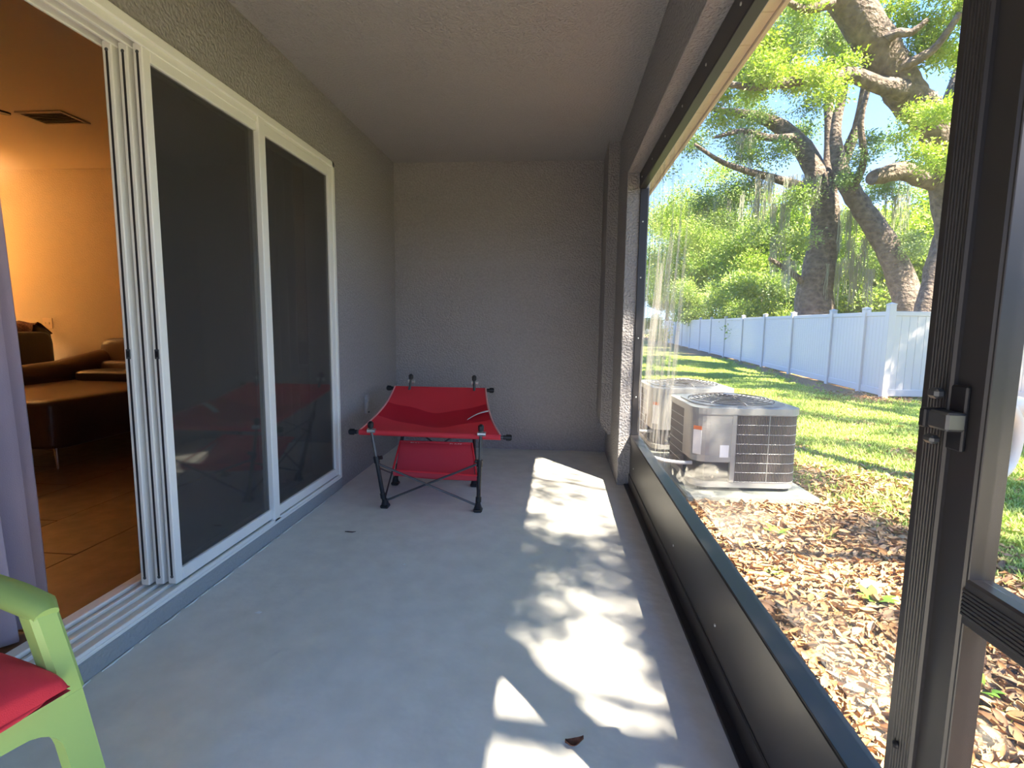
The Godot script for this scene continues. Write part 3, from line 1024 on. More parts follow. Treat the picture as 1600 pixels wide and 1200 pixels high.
	# braces: crossed bars at each end
	var g := func(k: int, t: float) -> Vector3: return L.call(legs[k][0].lerp(legs[k][1], t))
	for br in [[0, 0.45, 1, 0.93], [1, 0.40, 0, 0.92], [2, 0.42, 3, 0.9], [3, 0.42, 2, 0.9]]:
		var s := st()
		tube(s, [g.call(br[0], br[1]), g.call(br[2], br[3])], 0.0065, 10)
		build(s, "brace", M.gun_metal, o)
	for br in [[0, 0.5, 2, 0.92], [2, 0.5, 0, 0.92], [1, 0.5, 3, 0.92], [3, 0.5, 1, 0.92]]:
		var s := st()
		tube(s, [g.call(br[0], br[1]), g.call(br[2], br[3])], 0.0055, 8)
		build(s, "side_brace", M.gun_metal, o)
	for k in [[2, 1], [3, -1]]:
		var s := st()
		tube(s, [g.call(k[0], 0.55), L.call(Vector3(-0.79, 0.44, -3.55))], 0.0055, 8)
		build(s, "rear_strut", M.gun_metal, o)
	# lower shelf: a sling with an upright back
	var s := st()
	var bl: Vector3 = L.call(Vector3(-1.055, 0.30, -3.42))
	var brr: Vector3 = L.call(Vector3(-0.56, 0.30, -3.42))
	var nl: Vector3 = L.call(Vector3(-1.0, 0.195, -3.08))
	var nr: Vector3 = L.call(Vector3(-0.475, 0.18, -3.08))
	sheet(s, 24, 20, func(u: float, v: float) -> Vector3:
		var a := nl.lerp(nr, u)
		var b := bl.lerp(brr, u)
		if v < 0.12:
			return a + Vector3(0, -0.3 * v, -0.02 * v)
		var t := (v - 0.12) / 0.88
		var p := (a + Vector3(0, -0.036, 0)).lerp(b, t)
		p.y -= 0.075 * sin(PI * minf(t * 1.15, 1.0)) * (0.75 + 0.35 * sin(PI * u))
		return p, 0.002)
	build(s, "shelf_sling", M.red_mesh, o)
	for e in [[nl, nr], [bl, brr], [nl, bl], [nr, brr]]:
		s = st()
		tube(s, [e[0], e[1]], 0.006, 8)
		build(s, "sling_hem", M.red_canvas, o)
	s = st()
	sheet(s, 12, 2, func(u: float, v: float) -> Vector3: return bl.lerp(brr, 0.01 + 0.98 * u) + Vector3(0, 0.004 - 0.034 * v, 0.012 + 0.004 * v), 0.002)
	build(s, "sling_band", M.red_mesh, o)
	for txt in [["PULL", 0.22], ["CLOSE", 0.78]]:
		var tm := TextMesh.new()
		tm.text = txt[0]
		tm.font_size = 16
		tm.pixel_size = 0.0019
		tm.depth = 0.001
		var f := SystemFont.new()
		f.font_names = PackedStringArray(["Droid Sans"])
		tm.font = f
		var p := bl.lerp(brr, txt[1])
		inst(tm, M.white_web, "lettering", o, Transform3D(Basis(Vector3.RIGHT, -0.1), p + Vector3(0, -0.013, 0.0175)))
	# white webbing tag across the far edge of the fabric
	s = st()
	var wa: Vector3 = top.call(0.80, 0.44)
	var wb: Vector3 = top.call(0.995, 0.50)
	sheet(s, 8, 2, func(u: float, v: float) -> Vector3:
		var p := wa.lerp(wb, u)
		return p + Vector3(0, 0.008 + 0.01 * sin(PI * u), (v - 0.5) * 0.05), 0.002)
	build(s, "webbing_tag", M.white_web, o)

func make_chair() -> void:
	var o := thing("garden_armchair", "lime green plastic garden armchair with a red cushion on its seat", "chair", Vector3(-1.21, 0, -0.655), deg_to_rad(-13))
	var m: Material = M.green_plastic
	# local: front is +x, width along z
	var s := st()
	sheet(s, 16, 16, func(u: float, v: float) -> Vector3:
		var x := lerpf(0.23, -0.21, u)
		var z := lerpf(-0.235, 0.235, v)
		return Vector3(x, 0.405 - 0.012 * sin(PI * v) * sin(PI * u) + (0.012 if u < 0.05 else 0.0) - 0.03 * u, z), 0.02)
	build(s, "seat", m, o)
	for k in [-1.0, 1.0]:
		# front leg with the arch of the apron
		s = st()
		var out := [[0.0, 0.0], [0.042, 0.0]]
		out.append([0.052, 0.24])
		for q in 7:
			var t := PI * (1.0 - q / 12.0)
			out.append([0.112 + 0.06 * cos(t), 0.294 + 0.06 * sin(t)])
		out.append_array([[0.205, 0.362], [0.285, 0.364], [0.285, 0.41], [0.0, 0.41]])
		var tr := Transform3D(Basis(Vector3(0, 0, -k), Vector3(0.035 * 0.6, 1, 0.02 * k).normalized(), Vector3(1, 0, 0)), Vector3(0.222, 0, k * 0.275))
		tr.basis = Basis(Vector3(0, 0, -k), Vector3(-0.05, 1, -0.12 * k), Vector3(1, 0, 0))
		tr.origin = Vector3(0.245, 0, k * 0.325)
		extrude(s, out, tr, 0.03)
		# inner web of the leg
		extrude(s, [[0.0, 0.0], [0.04, 0.0], [0.075, 0.40], [0.0, 0.40]], Transform3D(Basis(Vector3(-1, 0, 0), Vector3(-0.05, 1, -0.12 * k), Vector3(0, 0, 1)), Vector3(0.245, 0, k * 0.316)), 0.014)
		build(s, "front_leg", m, o)
		s = st()
		tube(s, [Vector3(-0.29, 0.0, k * 0.26), Vector3(-0.2, 0.40, k * 0.235)], [0.02, 0.032], 10)
		build(s, "rear_leg", m, o)
		# arm: post and top
		s = st()
		var pb := Vector3(0.222, 0.385, k * 0.262)
		var pt := Vector3(0.205, 0.57, k * 0.237)
		var bs := Basis(Vector3(1, 0, 0), (pt - pb).normalized(), Vector3(0, 0, 1))
		box(s, (pb + pt) / 2, Vector3(0.045, (pt - pb).length(), 0.046), 0.008, bs)
		build(s, "arm_post", m, o)
		s = st()
		var arc := [Vector3(0.228, 0.56, k * 0.238), Vector3(0.205, 0.572, k * 0.24), Vector3(0.12, 0.576, k * 0.246), Vector3(-0.1, 0.583, k * 0.254), Vector3(-0.24, 0.60, k * 0.255)]
		tube(s, arc, [0.02, 0.028, 0.03, 0.03, 0.028], 14, true, 0.0, 0.78)
		build(s, "arm", m, o)
	for q in 5:
		s = st()
		var z := (q - 2) * 0.088
		sheet(s, 10, 3, func(u: float, v: float) -> Vector3:
			return Vector3(-0.205 - 0.11 * u - 0.02 * u * u, 0.40 + 0.44 * u, z + (v - 0.5) * 0.06), 0.014)
		build(s, "back_slat", m, o)
	s = st()
	tube(s, [Vector3(-0.30, 0.80, -0.26), Vector3(-0.335, 0.85, -0.14), Vector3(-0.345, 0.865, 0.0), Vector3(-0.335, 0.85, 0.14), Vector3(-0.30, 0.80, 0.26)], [0.028, 0.03, 0.03, 0.03, 0.028], 12)
	for k in [-1.0, 1.0]:
		tube(s, [Vector3(-0.30, 0.81, k * 0.26), Vector3(-0.24, 0.62, k * 0.255), Vector3(-0.2, 0.40, k * 0.24)], [0.026, 0.028, 0.03], 12)
	build(s, "back_frame", m, o)
	# cushion
	var cu := thing("seat_cushion", "red tufted seat cushion on the green plastic armchair", "cushion", Vector3(-1.185, 0.412, -0.649), deg_to_rad(-13))
	s = st()
	var n := FastNoiseLite.new()
	n.seed = 9
	n.frequency = 3.0
	var cf := func(u: float, v: float, sg: float) -> Vector3:
		var x := (u - 0.5) * 2.0
		var z := (v - 0.5) * 2.0
		var ed := pow(maxf(0.0, (1.0 - pow(absf(x), 3.5)) * (1.0 - pow(absf(z), 3.5))), 0.38)
		var r2 := Vector2(x + 0.05, z - 0.0).length()
		var tuft := 0.62 * exp(-r2 * r2 * 9.0)
		var an := atan2(z, x)
		var fold := 0.13 * sin(an * 11.0 + 2.0 * n.get_noise_2d(x, z)) * exp(-pow((r2 - 0.33) / 0.24, 2.0))
		var hgt := 0.004 + (0.062 if sg > 0 else 0.012) * ed * (1.0 - tuft * (1.0 if sg > 0 else 0.0) + (fold if sg > 0 else 0.0))
		return Vector3(0.022 + x * (0.232 + 0.012 * ed), 0.016 + sg * hgt, z * (0.236 + 0.012 * ed))
	sheet(s, 64, 64, cf.bind(1.0))
	sheet(s, 20, 20, cf.bind(-1.0))
	build(s, "cover", M.red_cushion, cu)
	s = st()
	var pip := []
	for k in 65:
		var a := TAU * k / 64.0
		var q := Vector2(cos(a), sin(a))
		var e := pow(pow(absf(q.x), 7.0) + pow(absf(q.y), 7.0), -1.0 / 7.0)
		pip.append(Vector3(0.022 + q.x * e * 0.233, 0.016, q.y * e * 0.237))
	tube(s, pip, 0.0045, 6, false)
	build(s, "piping", M.red_cushion, cu)
	s = st()
	pillow(s, Vector3(0.024, 0.012, 0.024), Transform3D(Basis(), Vector3(-0.006, 0.045, 0.0)), 0.9, 12, 8)
	build(s, "tuft_button", M.red_cushion, cu)

func make_patio_bits() -> void:
	var p := on_x(571, 631, XL)
	var o := thing("wall_outlet", "narrow grey weatherproof outlet cover low on the patio wall", "outlet", p)
	part("cover", Vector3(0.0, -0.075, -0.032), Vector3(0.022, 0.075, 0.032), 0.006, M.stucco_ceiling, o)
	part("flap", Vector3(0.022, -0.05, -0.022), Vector3(0.03, 0.055, 0.022), 0.004, M.stucco_ceiling, o)
	part("latch", Vector3(0.022, -0.066, -0.008), Vector3(0.03, -0.056, 0.008), 0.002, M.black, o)
	var q := on_y(545, 832)
	var tw := thing("dry_twig", "small dark curled twig on the grey concrete by the camp table", "twig", q)
	var s := st()
	tube(s, [Vector3(-0.02, 0.005, 0.0), Vector3(0.0, 0.007, 0.006), Vector3(0.02, 0.004, 0.0), Vector3(0.035, 0.004, -0.008)], [0.002, 0.003, 0.0025, 0.001], 6)
	build(s, "stem", M.dark, tw)
	for c in [["white paint chip on the concrete near the door kerb", 404, 957, 0.011], ["tiny white paint fleck on the open concrete floor", 632, 882, 0.006]]:
		var t := thing("paint_chip", c[0], "paint chip", on_y(c[1], c[2]))
		s = st()
		extrude(s, [[-c[3], -c[3] * 0.5], [c[3] * 0.6, -c[3] * 0.7], [c[3], 0.2 * c[3]], [-0.2 * c[3], c[3] * 0.7]], Transform3D(Basis(Vector3.RIGHT, -PI / 2), Vector3(0, 0.0015, 0)), 0.002)
		build(s, "flake", M.paint_chip, t)
	q = on_y(897, 1163)
	var lf := thing("curled_leaf", "curled dry leaf on the sunlit concrete floor", "leaf", q)
	s = st()
	sheet(s, 8, 4, func(u: float, v: float) -> Vector3:
		var w := 0.013 * sin(PI * clampf(u, 0.03, 0.97))
		return Vector3(lerpf(-0.024, 0.024, u), 0.003 + 0.016 * pow(u, 2.0) + 0.01 * pow((v - 0.5) * 2.0, 2.0), (v - 0.5) * 2.0 * w + 0.01 * sin(u * 3.0)), 0.0008)
	build(s, "blade", M.throw, lf)

# ---------------------------------------------------------------- the yard
func make_ac(at: Vector3, label: String, turn: float) -> void:
	var o := thing("air_conditioner", label, "air conditioner", at, turn, "condenser units beside the house")
	var w := 0.42   # half width
	var h := 0.66
	var rr := 0.12
	var ring := func(half: float, r: float) -> Array:
		var a := []
		for c in 4:
			var cx := half - r
			var cc := Vector2(cx if c in [0, 3] else -cx, cx if c in [0, 1] else -cx)
			for k in 7:
				var t := (c * 0.5 + k / 12.0) * PI
				a.append(cc + Vector2(cos(t), sin(t)) * r)
		return a
	var slab := func(half: float, r: float, y0: float, y1: float, m: Material, called: String) -> void:
		var s := st()
		var rg: Array = ring.call(half, r)
		var up := []
		var dn := []
		for q in rg:
			up.append(Vector3(q.x, y1, q.y))
			dn.append(Vector3(q.x, y0, q.y))
		poly(s, up, Vector3.UP)
		poly(s, dn, Vector3.DOWN)
		for k in rg.size():
			var n: int = (k + 1) % rg.size()
			var oo: Vector2 = rg[k] + rg[n]
			poly(s, [dn[k], dn[n], up[n], up[k]], Vector3(oo.x, 0, oo.y))
		build(s, called, m, o)
	slab.call(w, rr, 0.03, 0.075, M.ac_metal, "base_pan")
	slab.call(w - 0.03, rr, 0.075, h - 0.03, M.ac_dark, "coil")
	slab.call(w + 0.012, rr + 0.01, h - 0.03, h + 0.02, M.ac_metal, "top_cover")
	slab.call(w - 0.04, rr + 0.12, h + 0.02, h + 0.032, M.ac_top, "fan_deck")
	# fan guard: rings and spokes, slightly domed
	var s := st()
	for k in 9:
		var r := 0.06 + 0.036 * k
		var y := h + 0.036 + 0.045 * (1.0 - pow(r / 0.36, 2.0))
		var pts := []
		for q in 41:
			pts.append(Vector3(cos(TAU * q / 40.0) * r, y, sin(TAU * q / 40.0) * r))
		tube(s, pts, 0.0035, 5, false)
	build(s, "fan_guard", M.ac_dark, o)
	for k in 4:
		s = st()
		var d := Vector3(cos(PI * k / 4.0), 0, sin(PI * k / 4.0))
		tube(s, [-d * 0.36 + Vector3(0, h + 0.036, 0), Vector3(0, h + 0.085, 0), d * 0.36 + Vector3(0, h + 0.036, 0)], 0.006, 6)
		build(s, "guard_spoke", M.ac_metal, o)
	s = st()
	lathe(s, Vector3.ZERO, [[0.0, h + 0.09], [0.06, h + 0.086], [0.07, h + 0.06]], 16)
	build(s, "guard_hub", M.ac_top, o)
	# corner service panel on the side towards the house, front left
	s = st()
	var rg: Array = ring.call(w + 0.004, rr)
	var pp := []
	pp.append(Vector2(-w - 0.004, 0.02))
	for k in range(7, 14): pp.append(rg[k])
	pp.reverse()
	var pts := []
	for k in range(7, 14): pts.append(rg[k])
	# rg 7..13 is the corner at -x, +z
	pts.insert(0, Vector2(-0.13, w + 0.004))
	pts.append(Vector2(-w - 0.004, 0.1))
	for k in pts.size() - 1:
		var a: Vector2 = pts[k]
		var b: Vector2 = pts[k + 1]
		poly(s, [Vector3(a.x, 0.24, a.y), Vector3(b.x, 0.24, b.y), Vector3(b.x, h - 0.03, b.y), Vector3(a.x, h - 0.03, a.y)], Vector3(a.x + b.x, 0, a.y + b.y))
		var ai := a * 0.985
		var bi := b * 0.985
		poly(s, [Vector3(ai.x, 0.24, ai.y), Vector3(bi.x, 0.24, bi.y), Vector3(b.x, 0.24, b.y), Vector3(a.x, 0.24, a.y)], Vector3.DOWN)
	build(s, "service_panel", M.ac_metal, o)
	part("corner_post", Vector3(-0.135, 0.075, w - 0.03), Vector3(-0.095, h - 0.03, w + 0.006), 0.004, M.ac_metal, o)
	part("valve_recess", Vector3(-0.33, 0.076, w - 0.045), Vector3(-0.135, 0.24, w - 0.02), 0.0, M.ac_dark, o)
	for k in 2:
		s = st()
		tube(s, [Vector3(-0.28 + 0.04 * k, 0.12 + 0.04 * k, w - 0.03), Vector3(-0.27 + 0.04 * k, 0.12 + 0.04 * k, w + 0.01)], 0.011, 10)
		build(s, "valve", M.screw, o)
	part("rating_label", Vector3(-0.22, 0.28, w + 0.004), Vector3(-0.15, 0.38, w + 0.0055), 0.0, M.label_white, o)
	s = st()
	box(s, Vector3(-w + 0.025, 0.40, w - 0.025), Vector3(0.07, 0.2, 0.004), 0.0, Basis(Vector3.UP, -PI / 4))
	build(s, "warning_label", M.label_white, o)
	s = st()
	box(s, Vector3(-w + 0.0245, 0.515, w - 0.0245), Vector3(0.07, 0.03, 0.004), 0.0, Basis(Vector3.UP, -PI / 4))
	build(s, "warning_header", M.label_orange, o)
	# louvred coil guard: upright fins joined, horizontal wires single
	var lo := st()
	var rgo: Array = ring.call(w - 0.004, rr)
	var path := []
	var arr := []
	for k in range(0, 28): arr.append(rgo[k])
	# walk from the corner post along the front to +x, round and along the right side, back, left
	var order := [Vector2(-0.09, w - 0.004)]
	for k in range(6, -1, -1): order.append(rgo[k])
	for k in range(27, 20, -1): order.append(rgo[k])
	for k in range(20, 13, -1): order.append(rgo[k])
	order.append(Vector2(-w + 0.004, 0.1))
	var acc := 0.0
	for k in order.size() - 1:
		var a: Vector2 = order[k]
		var b: Vector2 = order[k + 1]
		var len := a.distance_to(b)
		while acc < len:
			var q := a.lerp(b, acc / len)
			var d := (b - a).normalized()
			box(lo, Vector3(q.x, (0.075 + h - 0.03) / 2, q.y), Vector3(0.004, h - 0.105, 0.012), 0.0, Basis(Vector3.UP, -atan2(d.y, d.x)))
			acc += 0.0125
		acc -= len
	var lm := build(lo, "coil_fins", M.ac_louver, o)
	lm.set_meta("kind", "stuff")
	for k in 8:
		s = st()
		var y := 0.08 + k * (h - 0.115) / 7.0
		var wp := []
		for q in order: wp.append(Vector3(q.x, y, q.y) * Vector3(1.012, 1, 1.012))
		tube(s, wp, 0.003, 5, false)
		build(s, "guard_wire", M.ac_metal, o)
	for xq in [0.16]:
		part("guard_bar", Vector3(xq - 0.003, 0.075, w + 0.001), Vector3(xq + 0.003, h - 0.03, w + 0.006), 0.0, M.ac_metal, o)
	for c in [Vector2(-1, -1), Vector2(1, -1), Vector2(1, 1), Vector2(-1, 1)]:
		part("foot", Vector3(c.x * 0.34 - 0.03, 0.0, c.y * 0.34 - 0.03), Vector3(c.x * 0.34 + 0.03, 0.03, c.y * 0.34 + 0.03), 0.004, M.black_plastic, o)
	var pd := thing("equipment_pad", "pale concrete pad under the %s condenser" % ("near" if label.begins_with("grey") else "far"), "pad", at - Vector3(0, 0.075, 0), turn)
	s = st()
	box(s, Vector3(0.02, 0.0365, 0.02), Vector3(1.04, 0.073, 1.04), 0.012)
	build(s, "slab", M.concrete, pd)
	# line set to the house
	var cd := thing("conduit_pipe", "pale insulated pipe running from the %s condenser to the house" % ("near" if label.begins_with("grey") else "far"), "pipe", at, 0.0)
	s = st()
	var bx := Basis(Vector3.UP, turn)
	var q0 := bx * Vector3(-w + 0.02, 0.2, w - 0.12)
	tube(s, [q0, q0 + Vector3(-0.1, 0.0, 0.01), q0 + Vector3(-0.22, 0.01, 0.0), Vector3(XO - at.x - 0.02, 0.3, q0.z)], 0.016, 10)
	build(s, "pipe", M.conduit, cd)

func make_fence() -> void:
	var o := thing("vinyl_fence", "white vinyl privacy fence with square posts running along the lawn and turning", "fence")
	var zs := [11.05, 12.0, 13.6, 16.2, 18.8, 21.5, 24.3, 27.2, 30.0, 33.0, 36.0, 39.0, 42.0, 45.0]
	var pts := []
	for z in zs: pts.append(Vector3(6.57 + 0.07 * (z - 11.05), YG, -z))
	var run2 := [pts[0], Vector3(9.0, YG, -11.15), Vector3(11.45, YG, -11.25), Vector3(13.9, YG, -11.35), Vector3(16.3, YG, -11.45), Vector3(18.8, YG, -11.55), Vector3(21.2, YG, -11.65), Vector3(23.6, YG, -11.75)]
	var post := func(p: Vector3, hgt: float) -> void:
		var s := st()
		box(s, p + Vector3(0, hgt / 2, 0), Vector3(0.127, hgt, 0.127), 0.006)
		var pm := build(s, "post", M.fence, o)
		s = st()
		box(s, p + Vector3(0, hgt + 0.01, 0), Vector3(0.14, 0.02, 0.14), 0.004)
		for k in 4:
			var a := Basis(Vector3.UP, k * PI / 2)
			poly(s, [p + Vector3(0, hgt + 0.055, 0), p + Vector3(0, hgt + 0.02, 0) + a * Vector3(0.066, 0, -0.066), p + Vector3(0, hgt + 0.02, 0) + a * Vector3(0.066, 0, 0.066)], a * Vector3(1, 1, 0))
		build(s, "cap", M.fence, pm)
	var bay := func(a: Vector3, b: Vector3) -> void:
		var d := b - a
		var l := d.length() - 0.12
		var bs := Basis(Vector3.UP, atan2(-d.z, d.x))
		var c := (a + b) / 2
		var s := st()
		box(s, c + Vector3(0, 1.69, 0), Vector3(l, 0.09, 0.05), 0.006, bs)
		var pn := build(s, "top_rail", M.fence, o)
		s = st()
		box(s, c + Vector3(0, 0.11, 0), Vector3(l, 0.14, 0.05), 0.006, bs)
		build(s, "bottom_rail", M.fence, o)
		var n := maxi(2, int(round(l / 0.15)))
		var pw := l / n
		s = st()
		box(s, Vector3.ZERO, Vector3(pw - 0.002, 1.5, 0.024), 0.004)
		var mesh := s.commit()
		for k in n:
			inst(mesh, M.fence, "board", o, Transform3D(bs, c + Vector3(0, 0.9, 0) + bs * Vector3(-l / 2 + pw * (k + 0.5), 0, 0)))
	for k in pts.size():
		post.call(pts[k], 1.8 if k else 1.86)
		if k: bay.call(pts[k - 1], pts[k])
	for k in range(1, run2.size()):
		post.call(run2[k], 1.8)
		bay.call(run2[k - 1], run2[k])

func smooth_path(pts: Array, per := 4) -> Array:
	var out := []
	for i in pts.size() - 1:
		var a: Vector3 = pts[maxi(i - 1, 0)]
		var b: Vector3 = pts[i]
		var c: Vector3 = pts[i + 1]
		var d: Vector3 = pts[mini(i + 2, pts.size() - 1)]
		for k in per: out.append(b.cubic_interpolate(c, a, d, float(k) / per))
	out.append(pts[pts.size() - 1])
	return out
func limb(called: String, parent: Node3D, px: Array, z: float, dz := 0.0, per := 4, seg := 12) -> Array:   # px: [u, v, radius in px]
	var pts := []
	var rad := []
	for i in px.size():
		var zz := z + dz * float(i) / (px.size() - 1)
		pts.append(on_z(px[i][0], px[i][1], zz))
		rad.append(px[i][2] * absf(zz) / F)
	return limb3(called, parent, pts, rad, per, seg)
func limb3(called: String, parent: Node3D, pts: Array, rad: Array, per := 4, seg := 12) -> Array:
	var sp := smooth_path(pts, per)
	var sr := []
	for i in sp.size():
		var t := float(i) / per
		var a := int(t)
		sr.append(lerpf(rad[a], rad[mini(a + 1, rad.size() - 1)], t - a))
		if i > 0 and i < sp.size() - 1:
			sp[i] += Vector3(rng.randf_range(-1, 1), rng.randf_range(-1, 1), rng.randf_range(-1, 1)) * sr[i] * 0.08
	var s := st()
	var loc := []
	for p in sp: loc.append(p - parent.position)
	tube(s, loc, sr, seg, true, 0.07)
	build(s, called, M.bark, parent)
	return sp
var clumps := []
func leaf_clump(sd: int, n: int, rad: float, ll: float) -> ArrayMesh:
	var r := RandomNumberGenerator.new()
	r.seed = sd
	var s := st()
	for i in n:
		var c := Vector3(r.randfn(), r.randfn() * 0.8, r.randfn()) * rad * 0.55
		var d := (Vector3(r.randfn(), r.randfn() * 0.6, r.randfn()) + c.normalized() * 0.8).normalized()
		var w := d.cross(Vector3(r.randfn(), r.randfn() + 1.2, r.randfn())).normalized()
		var nn := w.cross(d).normalized()
		var l := ll * r.randf_range(0.7, 1.2)
		var a := c
		var b := c + d * l * 0.5 + w * l * 0.24 + nn * l * 0.06
		var t := c + d * l
		var e := c + d * l * 0.5 - w * l * 0.24 + nn * l * 0.06
		poly(s, [a, b, t], nn)
		poly(s, [a, t, e], nn)
	return s.commit()
func leaves(called: String, parent: Node3D, centres: Array, cols: Array, size := 1.0, big := false) -> void:
	# centres: world points; one sprig of leaves at each
	var per := [[], [], []]
	var pc := [PackedColorArray(), PackedColorArray(), PackedColorArray()]
	for p in centres:
		var k := rng.randi() % 3
		var b := Basis.from_euler(Vector3(rng.randf_range(-0.5, 0.5), rng.randf() * TAU, rng.randf_range(-0.5, 0.5))).scaled(Vector3.ONE * size * rng.randf_range(0.7, 1.35))
		per[k].append(Transform3D(b, p - parent.position))
		var a: Color = cols[rng.randi() % cols.size()]
		pc[k].append(a)
	for k in 3:
		if per[k].size(): copies(called, clumps[k + (3 if big else 0)], M.leaf, per[k], pc[k], parent)
const OAK := [Color(0.25, 0.34, 0.06), Color(0.28, 0.34, 0.06), Color(0.24, 0.35, 0.08)]
const BRIGHT := [Color(0.39, 0.47, 0.09), Color(0.36, 0.47, 0.08), Color(0.42, 0.47, 0.11)]
const PALE := [Color(0.27, 0.35, 0.14), Color(0.28, 0.35, 0.17), Color(0.26, 0.35, 0.12)]
func blob(c: Vector3, r: Vector3, n: int, arr: Array) -> void:
	# sprigs gathered into sub-clusters so that gaps show between them
	var subs := maxi(3, n / 45)
	for i in subs:
		var d := Vector3(rng.randfn(), rng.randfn(), rng.randfn()).normalized() * pow(rng.randf(), 0.4)
		var sc := c + d * r
		for k in n / subs:
			arr.append(sc + Vector3(rng.randfn(), rng.randfn() * 0.6, rng.randfn()) * minf(r.x, r.y) * 0.17)
func moss_on(parent: Node3D, spots: Array) -> void:
	var xf := []
	var cols := PackedColorArray()
	for p in spots:
		for k in 6:
			var b := Basis(Vector3.UP, rng.randf() * TAU).scaled(Vector3(1, rng.randf_range(0.5, 1.3), 1))
			xf.append(Transform3D(b, p + Vector3(rng.randfn() * 0.18, rng.randf_range(-0.1, 0.1), rng.randfn() * 0.18) - parent.position))
			cols.append(Color(0.36, 0.37, 0.27).lerp(Color(0.38, 0.36, 0.25), rng.randf()))
	var s := st()
	for k in 14:
		var x := rng.randfn() * 0.05
		var z := rng.randfn() * 0.05
		var l := rng.randf_range(0.5, 1.1)
		var w := rng.randf_range(0.004, 0.009)
		var a := rng.randf() * PI
		var d := Vector3(cos(a), 0, sin(a)) * w
		var prev := Vector3(x, 0, z)
		for q in 4:
			var nx := prev + Vector3(rng.randfn() * 0.02, -l / 4, rng.randfn() * 0.02)
			poly(s, [prev - d, prev + d, nx + d * 0.8, nx - d * 0.8], Vector3(-d.z, 0, d.x))
			prev = nx
	copies("spanish_moss", s.commit(), M.moss, xf, cols, parent)

